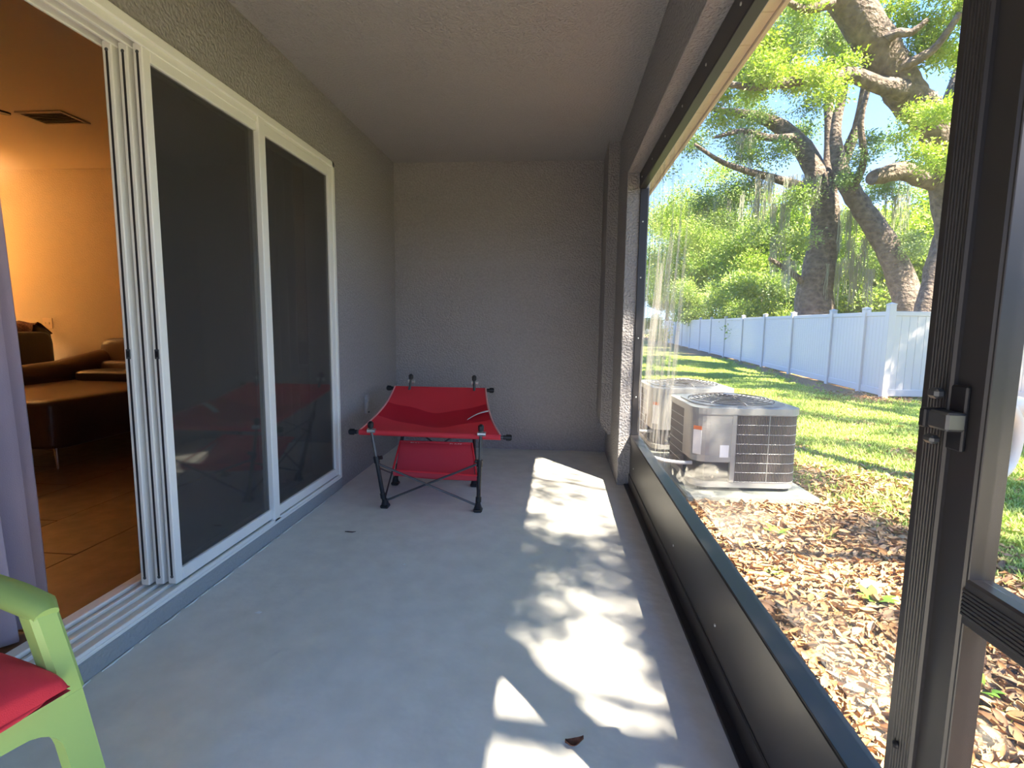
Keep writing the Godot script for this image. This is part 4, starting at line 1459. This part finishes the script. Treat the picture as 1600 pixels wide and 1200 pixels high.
func make_trees() -> void:
	for k in 3: clumps.append(leaf_clump(100 + k, 26, 0.2, 0.075))
	for k in 3: clumps.append(leaf_clump(200 + k, 26, 0.3, 0.12))
	# A: the big oak standing just past the fence
	var za := -17.0
	var pa := on_z(1272, 560, za)
	var A := thing("oak_tree", "massive live oak with forked grey trunk and hanging moss behind the fence", "tree", Vector3(pa.x, YG, za))
	limb("trunk", A, [[1268, 585, 36], [1270, 500, 28], [1278, 430, 22], [1287, 370, 19], [1288, 310, 18], [1276, 280, 17]], za)
	limb("branch", A, [[1284, 305, 14], [1268, 255, 14], [1238, 215, 13], [1205, 190, 9], [1160, 178, 6], [1110, 170, 3]], za, -1.0)
	limb("branch", A, [[1288, 320, 11], [1312, 262, 9], [1338, 200, 6], [1352, 130, 5], [1362, 60, 4], [1375, -40, 3]], za, 1.5)
	limb("branch", A, [[1280, 300, 8], [1230, 284, 6], [1180, 271, 5], [1130, 254, 3.5], [1085, 225, 2]], za, 1.5)
	limb("branch", A, [[1290, 300, 9], [1297, 230, 7], [1295, 150, 6], [1300, 60, 5], [1290, -60, 4]], za, -1.5)
	limb("branch", A, [[1258, 443, 5], [1228, 420, 4], [1202, 404, 2.5]], za, 0.8)
	limb("branch", A, [[1240, 215, 6], [1200, 215, 5], [1160, 205, 4], [1115, 215, 2]], za, 1.0)
	var arr := []
	for q in [[1190, 160, 1.5, 260], [1230, 330, 1.2, 160], [1150, 220, 1.5, 260], [1090, 190, 1.6, 300], [1260, 150, 1.4, 200], [1340, 330, 0.9, 140], [1250, 60, 1.8, 260], [1130, 320, 1.4, 240], [1390, 215, 0.8, 60], [1345, 400, 1.0, 140], [1080, 300, 1.6, 260], [1300, 20, 1.8, 200], [1200, 40, 2.0, 260], [1430, 330, 0.9, 100]]:
		blob(on_z(q[0], q[1], za + rng.randf_range(-2.0, 1.5)), Vector3.ONE * q[2], int(q[3] * 0.8), arr)
	for k in 6: blob(Vector3(pa.x + rng.randf_range(-5, 5), rng.randf_range(11, 14), za + rng.randf_range(-5, 0)), Vector3(2.2, 1.2, 2.2), 220, arr)
	leaves("foliage", A, arr, PALE + [OAK[1], OAK[0]], 1.0)
	var ms := []
	for q in [[1215, 395], [1225, 340], [1235, 425], [1180, 300], [1345, 395], [1335, 420], [1350, 440], [1395, 330], [1160, 235], [1205, 300], [1310, 430], [1265, 300], [1190, 330], [1405, 280], [1325, 350], [1240, 300], [1150, 330]]:
		ms.append(on_z(q[0], q[1] - 22, za + 0.6))
	moss_on(A, ms)
	# B: leaning limb to its right
	var zb := -15.4
	var pb := on_z(1428, 560, zb)
	var B := thing("oak_tree", "leaning grey oak trunk rising behind the fence beside the massive oak", "tree", Vector3(pb.x, YG, zb))
	limb("trunk", B, [[1436, 585, 22], [1422, 490, 19], [1408, 435, 18], [1387, 385, 16], [1356, 338, 14], [1330, 300, 13], [1312, 262, 10], [1306, 200, 7], [1320, 120, 5], [1312, 30, 4]], zb, -1.2)
	limb("branch", B, [[1330, 300, 6], [1350, 250, 5], [1345, 190, 4], [1365, 110, 3]], zb, 1.0)
	arr = []
	for q in [[1380, 300, 0.9, 120], [1360, 250, 0.8, 110], [1410, 380, 0.8, 90], [1290, 90, 1.2, 150], [1340, 60, 1.2, 130]]:
		blob(on_z(q[0], q[1], zb + rng.randf_range(-0.8, 0.8)), Vector3.ONE * q[2], q[3], arr)
	leaves("foliage", B, arr, PALE, 0.9)
	# C: trunk half hidden by the door post
	var zc := -13.6
	var pc := on_z(1445, 560, zc)
	var Ct := thing("oak_tree", "slanting oak trunk behind the beige fence panels near the post", "tree", Vector3(pc.x, YG, zc))
	limb("trunk", Ct, [[1432, 585, 17], [1449, 480, 15], [1468, 400, 14], [1496, 310, 13], [1530, 200, 11], [1550, 60, 9], [1560, -100, 6]], zc, -0.5)
	arr = []
	for k in 6: blob(on_z(1560 + rng.randf_range(-40, 60), rng.randf_range(-160, 120), zc), Vector3(1.3, 1.0, 1.3), 170, arr)
	for q in [[1597, 270, 0.5, 60], [1590, 360, 0.7, 110], [1600, 430, 0.8, 140]]:
		blob(on_z(q[0], q[1], zc - 2.0), Vector3.ONE * q[2], q[3], arr)
	leaves("foliage", Ct, arr, OAK, 0.9)
	# D: the nearer oak whose limbs sweep across the top
	var zd := -12.4
	var pd := on_z(1500, 560, zd)
	var D := thing("oak_tree", "near oak with heavy limbs sweeping overhead above the lawn", "tree", Vector3(pd.x, YG, zd))
	limb("trunk", D, [[1520, 590, 34], [1512, 480, 28], [1500, 380, 26], [1486, 300, 24], [1474, 240, 22], [1452, 190, 22], [1420, 150, 24], [1396, 112, 24], [1372, 72, 25], [1340, 25, 25], [1302, -35, 24], [1250, -120, 20]], zd, 1.6, 4, 14)
	limb("branch", D, [[1412, 142, 14], [1370, 132, 11], [1330, 116, 10], [1285, 124, 9], [1235, 128, 7], [1180, 136, 5], [1120, 128, 3]], zd + 1.2, 0.6)
	limb("branch", D, [[1486, 290, 15], [1445, 278, 14], [1408, 266, 13], [1372, 276, 11], [1362, 278, 9]], zd + 0.4, 0.3)
	limb("branch", D, [[1385, 62, 8], [1400, 52, 6], [1425, 50, 5], [1450, 30, 3]], zd + 1.5, 0.3)
	limb("branch", D, [[1395, 110, 8], [1430, 95, 7], [1465, 70, 5], [1500, 20, 4]], zd + 1.2, 0.6)
	limb("branch", D, [[1300, 5, 8], [1260, 14, 5], [1235, 5, 4], [1200, -15, 3]], zd + 1.6, 0.5)
	limb("branch", D, [[1474, 240, 16], [1500, 130, 14], [1560, 20, 10], [1640, -120, 6]], zd, -0.6)
	arr = []
	for q in [[1455, 40, 0.9, 200], [1480, 110, 0.8, 170], [1490, 20, 0.9, 200], [1470, 170, 0.5, 90], [1440, 215, 0.4, 60], [1425, 90, 0.5, 50], [1175, 95, 0.8, 190], [1215, 60, 0.8, 150], [1150, 130, 0.7, 150], [1235, 110, 0.6, 110], [1190, 30, 0.8, 120], [1260, 100, 0.5, 60], [1120, 150, 0.7, 130], [1345, 110, 0.5, 60], [1300, 140, 0.5, 50], [1320, 95, 0.4, 40], [1410, 20, 0.5, 60], [1460, 245, 0.4, 50]]:
		blob(on_z(q[0], q[1], zd + rng.randf_range(0.4, 2.2)), Vector3.ONE * q[2], q[3], arr)
	for k in 5: blob(Vector3(rng.randf_range(6, 13), rng.randf_range(9.5, 11.5), rng.randf_range(-14, -10)), Vector3(1.6, 0.9, 1.6), 160, arr)
	for q in [Vector3(10.6, 8.9, -6.6), Vector3(12.2, 9.3, -6.2), Vector3(13.6, 9.0, -6.6), Vector3(11.4, 9.8, -7.4), Vector3(9.6, 8.4, -7.2)]:
		blob(q, Vector3(1.5, 0.9, 1.3), 420, arr)
	limb3("branch", D, [on_z(1500, 130, zd), Vector3(10.4, 6.4, -10.6), Vector3(11.2, 8.0, -8.4), Vector3(11.8, 9.0, -6.4)], [0.2, 0.15, 0.1, 0.04])
	leaves("foliage", D, arr, BRIGHT, 0.85)
	# trees filling the background
	var labels := [
		"dense bright green tree rising behind the far end of the fence", "tall yellow-green tree in the woods left of the massive oak",
		"dark leafy understory tree directly behind the massive oak", "broad sunlit green tree between the two oak trunks",
		"low rounded leafy tree behind the fence panels beside the leaning trunk", "pale feathery tree above the fence beyond the leaning trunk",
		"dense green tree deep in the woods at the fence corner", "light green tree showing past the screen door post"]
	var spec := [[1045, 400, -52.0, 6.0, 5.2], [1115, 370, -40.0, 4.6, 4.6], [1225, 405, -27.0, 3.0, 2.7], [1345, 410, -25.0, 3.0, 2.5], [1395, 440, -23.0, 2.6, 1.9], [1450, 415, -25.0, 2.6, 2.3], [1165, 425, -38.0, 4.6, 3.2], [1600, 350, -20.0, 3.0, 3.2]]
	for k in spec.size():
		var q: Array = spec[k]
		var c := on_z(q[0], q[1], q[2])
		var T := thing("background_tree", labels[k], "tree", Vector3(c.x, YG, c.z), 0.0, "trees in the woods beyond the fence")
		limb3("trunk", T, [Vector3(c.x, YG, c.z), Vector3(c.x + 0.2, c.y * 0.6, c.z), Vector3(c.x, c.y + q[4] * 0.5, c.z)], [0.2, 0.15, 0.06], 3, 8)
		arr = []
		blob(c, Vector3(q[3], q[4], q[3]), 2300, arr)
		blob(Vector3(c.x, 1.0, c.z + 1.0), Vector3(q[3] * 0.9, 1.2, q[3] * 0.6), 500, arr)
		leaves("foliage", T, arr, [BRIGHT, BRIGHT, OAK + [BRIGHT[0]], BRIGHT, OAK, PALE + [BRIGHT[1]], OAK, BRIGHT][k], 1.25, true)
	# woods going on past the door, out of the photograph
	var wl := ["round green tree behind the fence run past the screen door", "tall green tree behind the middle of the turned fence run", "broad green tree behind the end of the turned fence run"]
	for k in 3:
		var c: Vector3 = [Vector3(14.0, 3.6, -18.5), Vector3(18.5, 4.2, -19.0), Vector3(23.5, 3.8, -18.0)][k]
		var T := thing("background_tree", wl[k], "tree", Vector3(c.x, YG, c.z), 0.0, "trees in the woods beyond the fence")
		limb3("trunk", T, [Vector3(c.x, YG, c.z), Vector3(c.x + 0.2, c.y * 0.6, c.z), Vector3(c.x, c.y + 1.6, c.z)], [0.22, 0.16, 0.06], 3, 8)
		arr = []
		blob(c, Vector3(3.4, 3.2, 3.0), 2200, arr)
		blob(Vector3(c.x, 1.0, c.z), Vector3(3.0, 1.2, 2.0), 500, arr)
		leaves("foliage", T, arr, BRIGHT, 1.25, true)
	# low shrubs along the far woods edge
	var sh := ["leafy shrub behind the far fence bays", "shrub with bright new leaves behind the middle fence bays", "shrub behind the fence at the foot of the massive oak", "shrub behind the fence by the leaning trunk", "shrub in the gap beside the slanting trunk", "tall hedge shrub far down the fence line"]
	var ss := [[1105, 468, -34.0], [1190, 466, -24.0], [1325, 465, -19.5], [1395, 462, -19.0], [1450, 465, -18.0], [1045, 470, -50.0]]
	for k in ss.size():
		var c := on_z(ss[k][0], ss[k][1], ss[k][2])
		var T := thing("woodland_shrub", sh[k], "shrub", Vector3(c.x, YG, c.z), 0.0, "shrubs behind the fence")
		limb3("stem", T, [Vector3(c.x, YG, c.z), Vector3(c.x, c.y, c.z)], [0.05, 0.02], 2, 6)
		arr = []
		blob(Vector3(c.x, c.y - 0.2, c.z), Vector3(2.4, 1.5, 1.6), 900, arr)
		leaves("foliage", T, arr, BRIGHT + PALE, 1.0, true)
	make_shade_tree()

# the oak out of view to the right whose crown dapples the patio floor and the lawn
func make_shade_tree() -> void:
	var T := thing("oak_tree", "spreading oak outside the screen door shading the patio and lawn", "tree", Vector3(9.5, YG, 3.0))
	limb3("trunk", T, [Vector3(9.5, YG - 0.2, 3.0), Vector3(9.3, 1.5, 3.0), Vector3(9.0, 3.6, 2.8), Vector3(8.2, 5.4, 2.6)], [0.55, 0.42, 0.38, 0.3])
	limb3("branch", T, [Vector3(8.6, 4.6, 2.7), Vector3(6.8, 6.6, 3.0), Vector3(5.0, 7.6, 3.2), Vector3(3.4, 8.3, 3.4)], [0.22, 0.17, 0.11, 0.05])
	limb3("branch", T, [Vector3(8.2, 5.4, 2.6), Vector3(7.4, 7.0, 0.5), Vector3(6.2, 8.0, -2.0), Vector3(5.4, 8.6, -4.5)], [0.22, 0.17, 0.11, 0.05])
	limb3("branch", T, [Vector3(8.4, 5.0, 2.6), Vector3(9.6, 7.2, -0.5), Vector3(9.6, 8.4, -3.5), Vector3(9.0, 9.0, -6.5)], [0.22, 0.17, 0.11, 0.05])
	# the boughs whose shadows cross the floor
	var h := 5.2
	var lift := func(q: Vector3, hh: float) -> Vector3: return q - SUN * hh
	var a: Vector3 = lift.call(on_y(787, 996), h)
	var b: Vector3 = lift.call(on_y(1000, 1205), h)
	var d := (b - a).normalized()
	limb3("branch", T, [a - d * 0.5, a, b, b + d * 1.0, Vector3(5.0, 5.6, 3.4), Vector3(7.2, 5.6, 3.0)], [0.028, 0.034, 0.036, 0.045, 0.07, 0.12])
	h = 6.0
	a = lift.call(on_y(800, 740), h)
	b = lift.call(on_y(960, 768), h)
	d = (b - a).normalized()
	limb3("branch", T, [a - d * 0.3, a, b, b + d * 0.8, Vector3(6.4, 6.6, 0.8)], [0.014, 0.018, 0.02, 0.03, 0.06])
	a = lift.call(on_y(905, 1085), h)
	b = lift.call(on_y(1075, 1120), h)
	d = (b - a).normalized()
	limb3("branch", T, [a - d * 0.3, a, b, b + d * 0.8, Vector3(6.0, 6.6, 2.6)], [0.015, 0.02, 0.025, 0.04, 0.08])
	var n := FastNoiseLite.new()
	n.seed = 77
	n.frequency = 0.55
	var n2 := FastNoiseLite.new()
	n2.seed = 78
	n2.frequency = 2.6
	# places on the floor that the sun reaches: [u, v, ru, rv] in the photograph
	var lit := []
	for q in [[900, 785, 76, 34, 0.2], [860, 735, 60, 22, 0.2], [930, 752, 40, 14, 0.2], [880, 815, 60, 9, 0.15], [816, 842, 14, 6, 0.12], [972, 862, 14, 16, 0.15], [854, 881, 12, 6, 0.14], [812, 912, 14, 7, 0.13], [962, 944, 34, 14, 0.19], [955, 985, 46, 10, 0.1], [845, 1028, 46, 32, 0.17], [960, 1074, 84, 30, 0.17], [790, 1048, 22, 26, 0.25], [810, 1128, 60, 44, 0.28], [985, 1165, 64, 38, 0.26], [905, 1170, 44, 30, 0.26], [1040, 1190, 40, 40, 0.25], [880, 1235, 100, 30, 0.25]]:
		var c := on_y(q[0], q[1])
		var ex := on_y(q[0] + q[2], q[1])
		var ez := on_y(q[0], q[1] - q[3])
		lit.append([c.x, c.z, absf(ex.x - c.x), absf(ez.z - c.z), q[4]])
	var arr := []
	for i in 60000:
		# choose where the shadow falls, then how high the sprig hangs
		var gx := rng.randf_range(-0.6, 9.0)
		var gz := rng.randf_range(-13.0, 2.5)
		var onfloor := gx < 0.75 and gz > -4.9
		if i < 5200:
			gx = rng.randf_range(-0.35, 0.6)
			gz = rng.randf_range(-4.7, -0.7)
			onfloor = true
		var hh := rng.randf_range(7.4, 10.4)
		if onfloor:
			var keep := true
			for e in lit:
				var t := Vector2((gx - e[0]) / (e[2] + e[4]), (gz - e[1]) / (e[3] + e[4])).length()
				if t < 1.0: keep = false
			if gz > -3.0 and gz < -2.2 and rng.randf() < 0.25: keep = keep and true
			if not keep and rng.randf() > (0.02 if gz < -2.8 else 0.006): continue
			if i >= 5200: continue
			arr.append(Vector3(gx, 0, gz) - SUN * hh)
		elif gz > -0.7 and gx < 1.6:
			continue
		else:
			var v := n.get_noise_2d(gx, gz * 1.6) + 0.5 * n2.get_noise_2d(gx, gz * 1.5)
			v += 0.1 * smoothstep(2.6, 5.0, gx) - 0.1
			if v < 0.06: continue
			if rng.randf() > 0.36: continue
			arr.append(Vector3(gx, YG, gz) - SUN * hh)
	leaves("foliage", T, arr, OAK + [BRIGHT[1]], 0.95)

# ---------------------------------------------------------------- ground
var gn := FastNoiseLite.new()
var gn2 := FastNoiseLite.new()
func grassiness(x: float, z: float) -> float:
	var d := 6.57 + 0.07 * (-z - 11.05) - x      # distance to the long fence
	if z > -11.0: d = maxf(d, z + 11.1)
	var g := smoothstep(2.1, 3.5, x + 1.0 * gn.get_noise_2d(x * 0.8, z * 0.8) + clampf((-z - 5.0) * 0.35, 0.0, 2.0))
	g *= smoothstep(0.4, 1.8, absf(d) + 0.6 * gn.get_noise_2d(x, z + 30.0))
	g *= smoothstep(-0.42, 0.12, gn2.get_noise_2d(x, z) + 0.25)
	return clampf(g, 0.0, 1.0)
func make_ground() -> void:
	gn.seed = 41
	gn.frequency = 0.5
	gn2.seed = 42
	gn2.frequency = 0.7
	var s := st()
	var xs := []
	var zs := []
	var v := XO - 0.02
	while v < 14.0:
		xs.append(v)
		v += 0.2
	xs.append_array([16.0, 20.0, 26.0, 34.0, 44.0])
	v = 6.0
	while v > -16.0:
		zs.append(v)
		v -= 0.22
	while v > -46.0:
		zs.append(v)
		v -= 1.0
	zs.append_array([-50.0, -60.0, -80.0])
	zs.push_front(16.0)
	var P := []
	var C := []
	for x in xs:
		var r := []
		var c := []
		for z in zs:
			r.append(Vector3(x, YG + 0.02 * gn.get_noise_2d(x * 2.0, z * 2.0), z))
			var g := grassiness(x, z)
			c.append(Color(0.4, 0.24, 0.12).lerp(Color(0.32, 0.37, 0.09), g))
		P.append(r)
		C.append(c)
	for i in xs.size() - 1:
		for j in zs.size() - 1:
			for t in [[[0, 0], [1, 1], [1, 0]], [[0, 0], [0, 1], [1, 1]]]:
				for q in t:
					s.set_color(C[i + q[0]][j + q[1]])
					s.set_normal(Vector3.UP)
					s.add_vertex(P[i + q[0]][j + q[1]])
	build(s, "ground", M.ground).set_meta("kind", "structure")
	# grass
	s = st()
	for k in 11:
		var a := rng.randf() * TAU
		var d := Vector3(cos(a), 0, sin(a))
		var w := d.cross(Vector3.UP) * 0.004
		var b := d * rng.randf() * 0.05
		var hgt := rng.randf_range(0.02, 0.05)
		var m1 := b + d * hgt * 0.25 + Vector3.UP * hgt * 0.6
		var tp := b + d * hgt * 0.7 + Vector3.UP * hgt
		poly(s, [b - w, b + w, m1 + w * 0.8, m1 - w * 0.8], d * -1 + Vector3.UP * 0.3)
		poly(s, [m1 - w * 0.8, m1 + w * 0.8, tp], d * -1 + Vector3.UP * 0.3)
	var tuft := s.commit()
	var xf := []
	var cols := PackedColorArray()
	var n := 0
	while xf.size() < 60000 and n < 400000:
		n += 1
		var far := rng.randf()
		var z := -pow(far, 1.35) * 24.0 + 0.5
		var x := rng.randf_range(1.2, 8.2 - 0.2 * absf(z) * 0.0)
		if x / maxf(0.1, -z) < 0.16: continue
		var g := grassiness(x, z)
		if rng.randf() > g * 1.05 + 0.012: continue
		var sc := rng.randf_range(0.6, 1.4) * (1.0 + 0.03 * -z)
		xf.append(Transform3D(Basis(Vector3.UP, rng.randf() * TAU).scaled(Vector3.ONE * sc), Vector3(x, YG - 0.004, z)))
		var c := Color(0.32, 0.46, 0.06).lerp(Color(0.47, 0.49, 0.14), rng.randf() * 0.8)
		cols.append(c)
	var go := copies("lawn_grass", tuft, M.grass, xf, cols)
	tag(go, "short green lawn grass in patches between the leaf litter and fence", "grass")
	# fallen oak leaves
	for kind in 2:
		s = st()
		sheet(s, 4, 2, func(u: float, w: float) -> Vector3:
			var wd := 0.013 * sin(PI * clampf(u, 0.06, 0.94))
			return Vector3(lerpf(-0.03, 0.03, u), 0.006 + (0.012 if kind else 0.004) * pow((w - 0.5) * 2.0, 2.0) + 0.006 * sin(u * 4.0 + kind), (w - 0.5) * 2.0 * wd))
		var lm := s.commit()
		xf = []
		cols = PackedColorArray()
		n = 0
		while xf.size() < 26000 and n < 300000:
			n += 1
			var z := 1.2 - pow(rng.randf(), 1.3) * 13.0
			var x := XO + 0.05 + pow(rng.randf(), 1.25) * 7.0
			if rng.randf() < grassiness(x, z) * 0.88: continue
			if -z * 0.16 > x: continue
			if rng.randf() > 1.0 / (1.0 + 0.06 * z * z): continue
			var b := Basis.from_euler(Vector3(rng.randfn() * 0.35, rng.randf() * TAU, rng.randfn() * 0.35)).scaled(Vector3.ONE * rng.randf_range(0.6, 1.35))
			xf.append(Transform3D(b, Vector3(x, YG + 0.004 + rng.randf() * 0.02, z)))
			var c: Color = [Color(0.46, 0.25, 0.09), Color(0.5, 0.31, 0.13), Color(0.4, 0.21, 0.08), Color(0.43, 0.29, 0.16), Color(0.33, 0.19, 0.1), Color(0.52, 0.35, 0.17)][rng.randi() % 6]
			cols.append(c)
		var lo := copies("leaf_litter", lm, M.dry_leaf, xf, cols)
		tag(lo, ["flat tan oak leaf litter covering the ground along the patio", "curled brown oak leaf litter scattered over the ground"][kind], "leaf litter")
	# single weeds and the pale stone in the litter
	var wl := ["small bright weed sprouting in leaf litter near the condenser pad", "leafy weed beside the pale stone in the leaf litter", "weed sprouting in leaf litter outside the screen door", "tiny weed in the leaf litter close under the window sill"]
	var wp := [[1212, 838, 0.1], [1365, 945, 0.11], [1525, 1085, 0.1], [1208, 900, 0.06]]
	for k in 4:
		var p := on_y(wp[k][0], wp[k][1], YG)
		var W := thing("weed", wl[k], "weed", p)
		for q in 9:
			s = st()
			var a := TAU * q / 9.0 + rng.randf()
			var d := Vector3(cos(a), 0, sin(a))
			var l: float = wp[k][2] * rng.randf_range(0.7, 1.2)
			sheet(s, 5, 2, func(u: float, w: float) -> Vector3:
				var wd := 0.16 * l * sin(PI * clampf(u, 0.05, 0.97))
				return d * l * u * 0.8 + Vector3.UP * (0.005 + l * (0.9 * u - 0.45 * u * u)) + d.cross(Vector3.UP) * (w - 0.5) * 2.0 * wd, 0.001)
			var wm := mat(Color8(128, 176, 48), 0.6)
			build(s, "leaf_blade", M.get("weed", wm), W)
			M.weed = wm if not M.has("weed") else M.weed
	var sp := on_y(1356, 925, YG)
	var stn := thing("pale_stone", "pale rounded stone lying among brown fallen leaves", "stone", sp)
	s = st()
	pillow(s, Vector3(0.1, 0.07, 0.08), Transform3D(Basis(Vector3.UP, 0.6), Vector3(0, 0.03, 0)), 0.8, 16, 10)
	build(s, "body", M.stone, stn)
	for q in [[1300, 945, 1350, 935, "thin bare twig lying on the leaf litter by the pale stone"], [1310, 1120, 1390, 1112, "long bare twig on the leaf litter under the window"]]:
		var p0 := on_y(q[0], q[1], YG)
		var p1 := on_y(q[2], q[3], YG)
		var tw := thing("fallen_twig", q[4], "twig", p0)
		s = st()
		var dd := p1 - p0
		tube(s, [Vector3(0, 0.02, 0), dd * 0.35 + Vector3(0, 0.03, 0.015), dd * 0.7 + Vector3(0, 0.028, -0.01), dd + Vector3(0, 0.022, 0)], [0.004, 0.005, 0.004, 0.002], 6)
		build(s, "stem", M.bark, tw)

func _ready() -> void:
	rng.seed = 1234
	make_materials()
	make_view()
	make_shell()
	make_slider()
	make_window()
	make_living_room()
	make_camp_table()
	make_chair()
	make_patio_bits()
	make_ground()
	make_ac(Vector3(1.52, YG + 0.075, -4.68), "grey box condenser unit with round fan guard and louvred sides", 0.05)
	make_ac(Vector3(1.42, YG + 0.075, -5.95), "weathered condenser unit standing behind another condenser, partly hidden", 0.05)
	make_fence()
	make_trees()
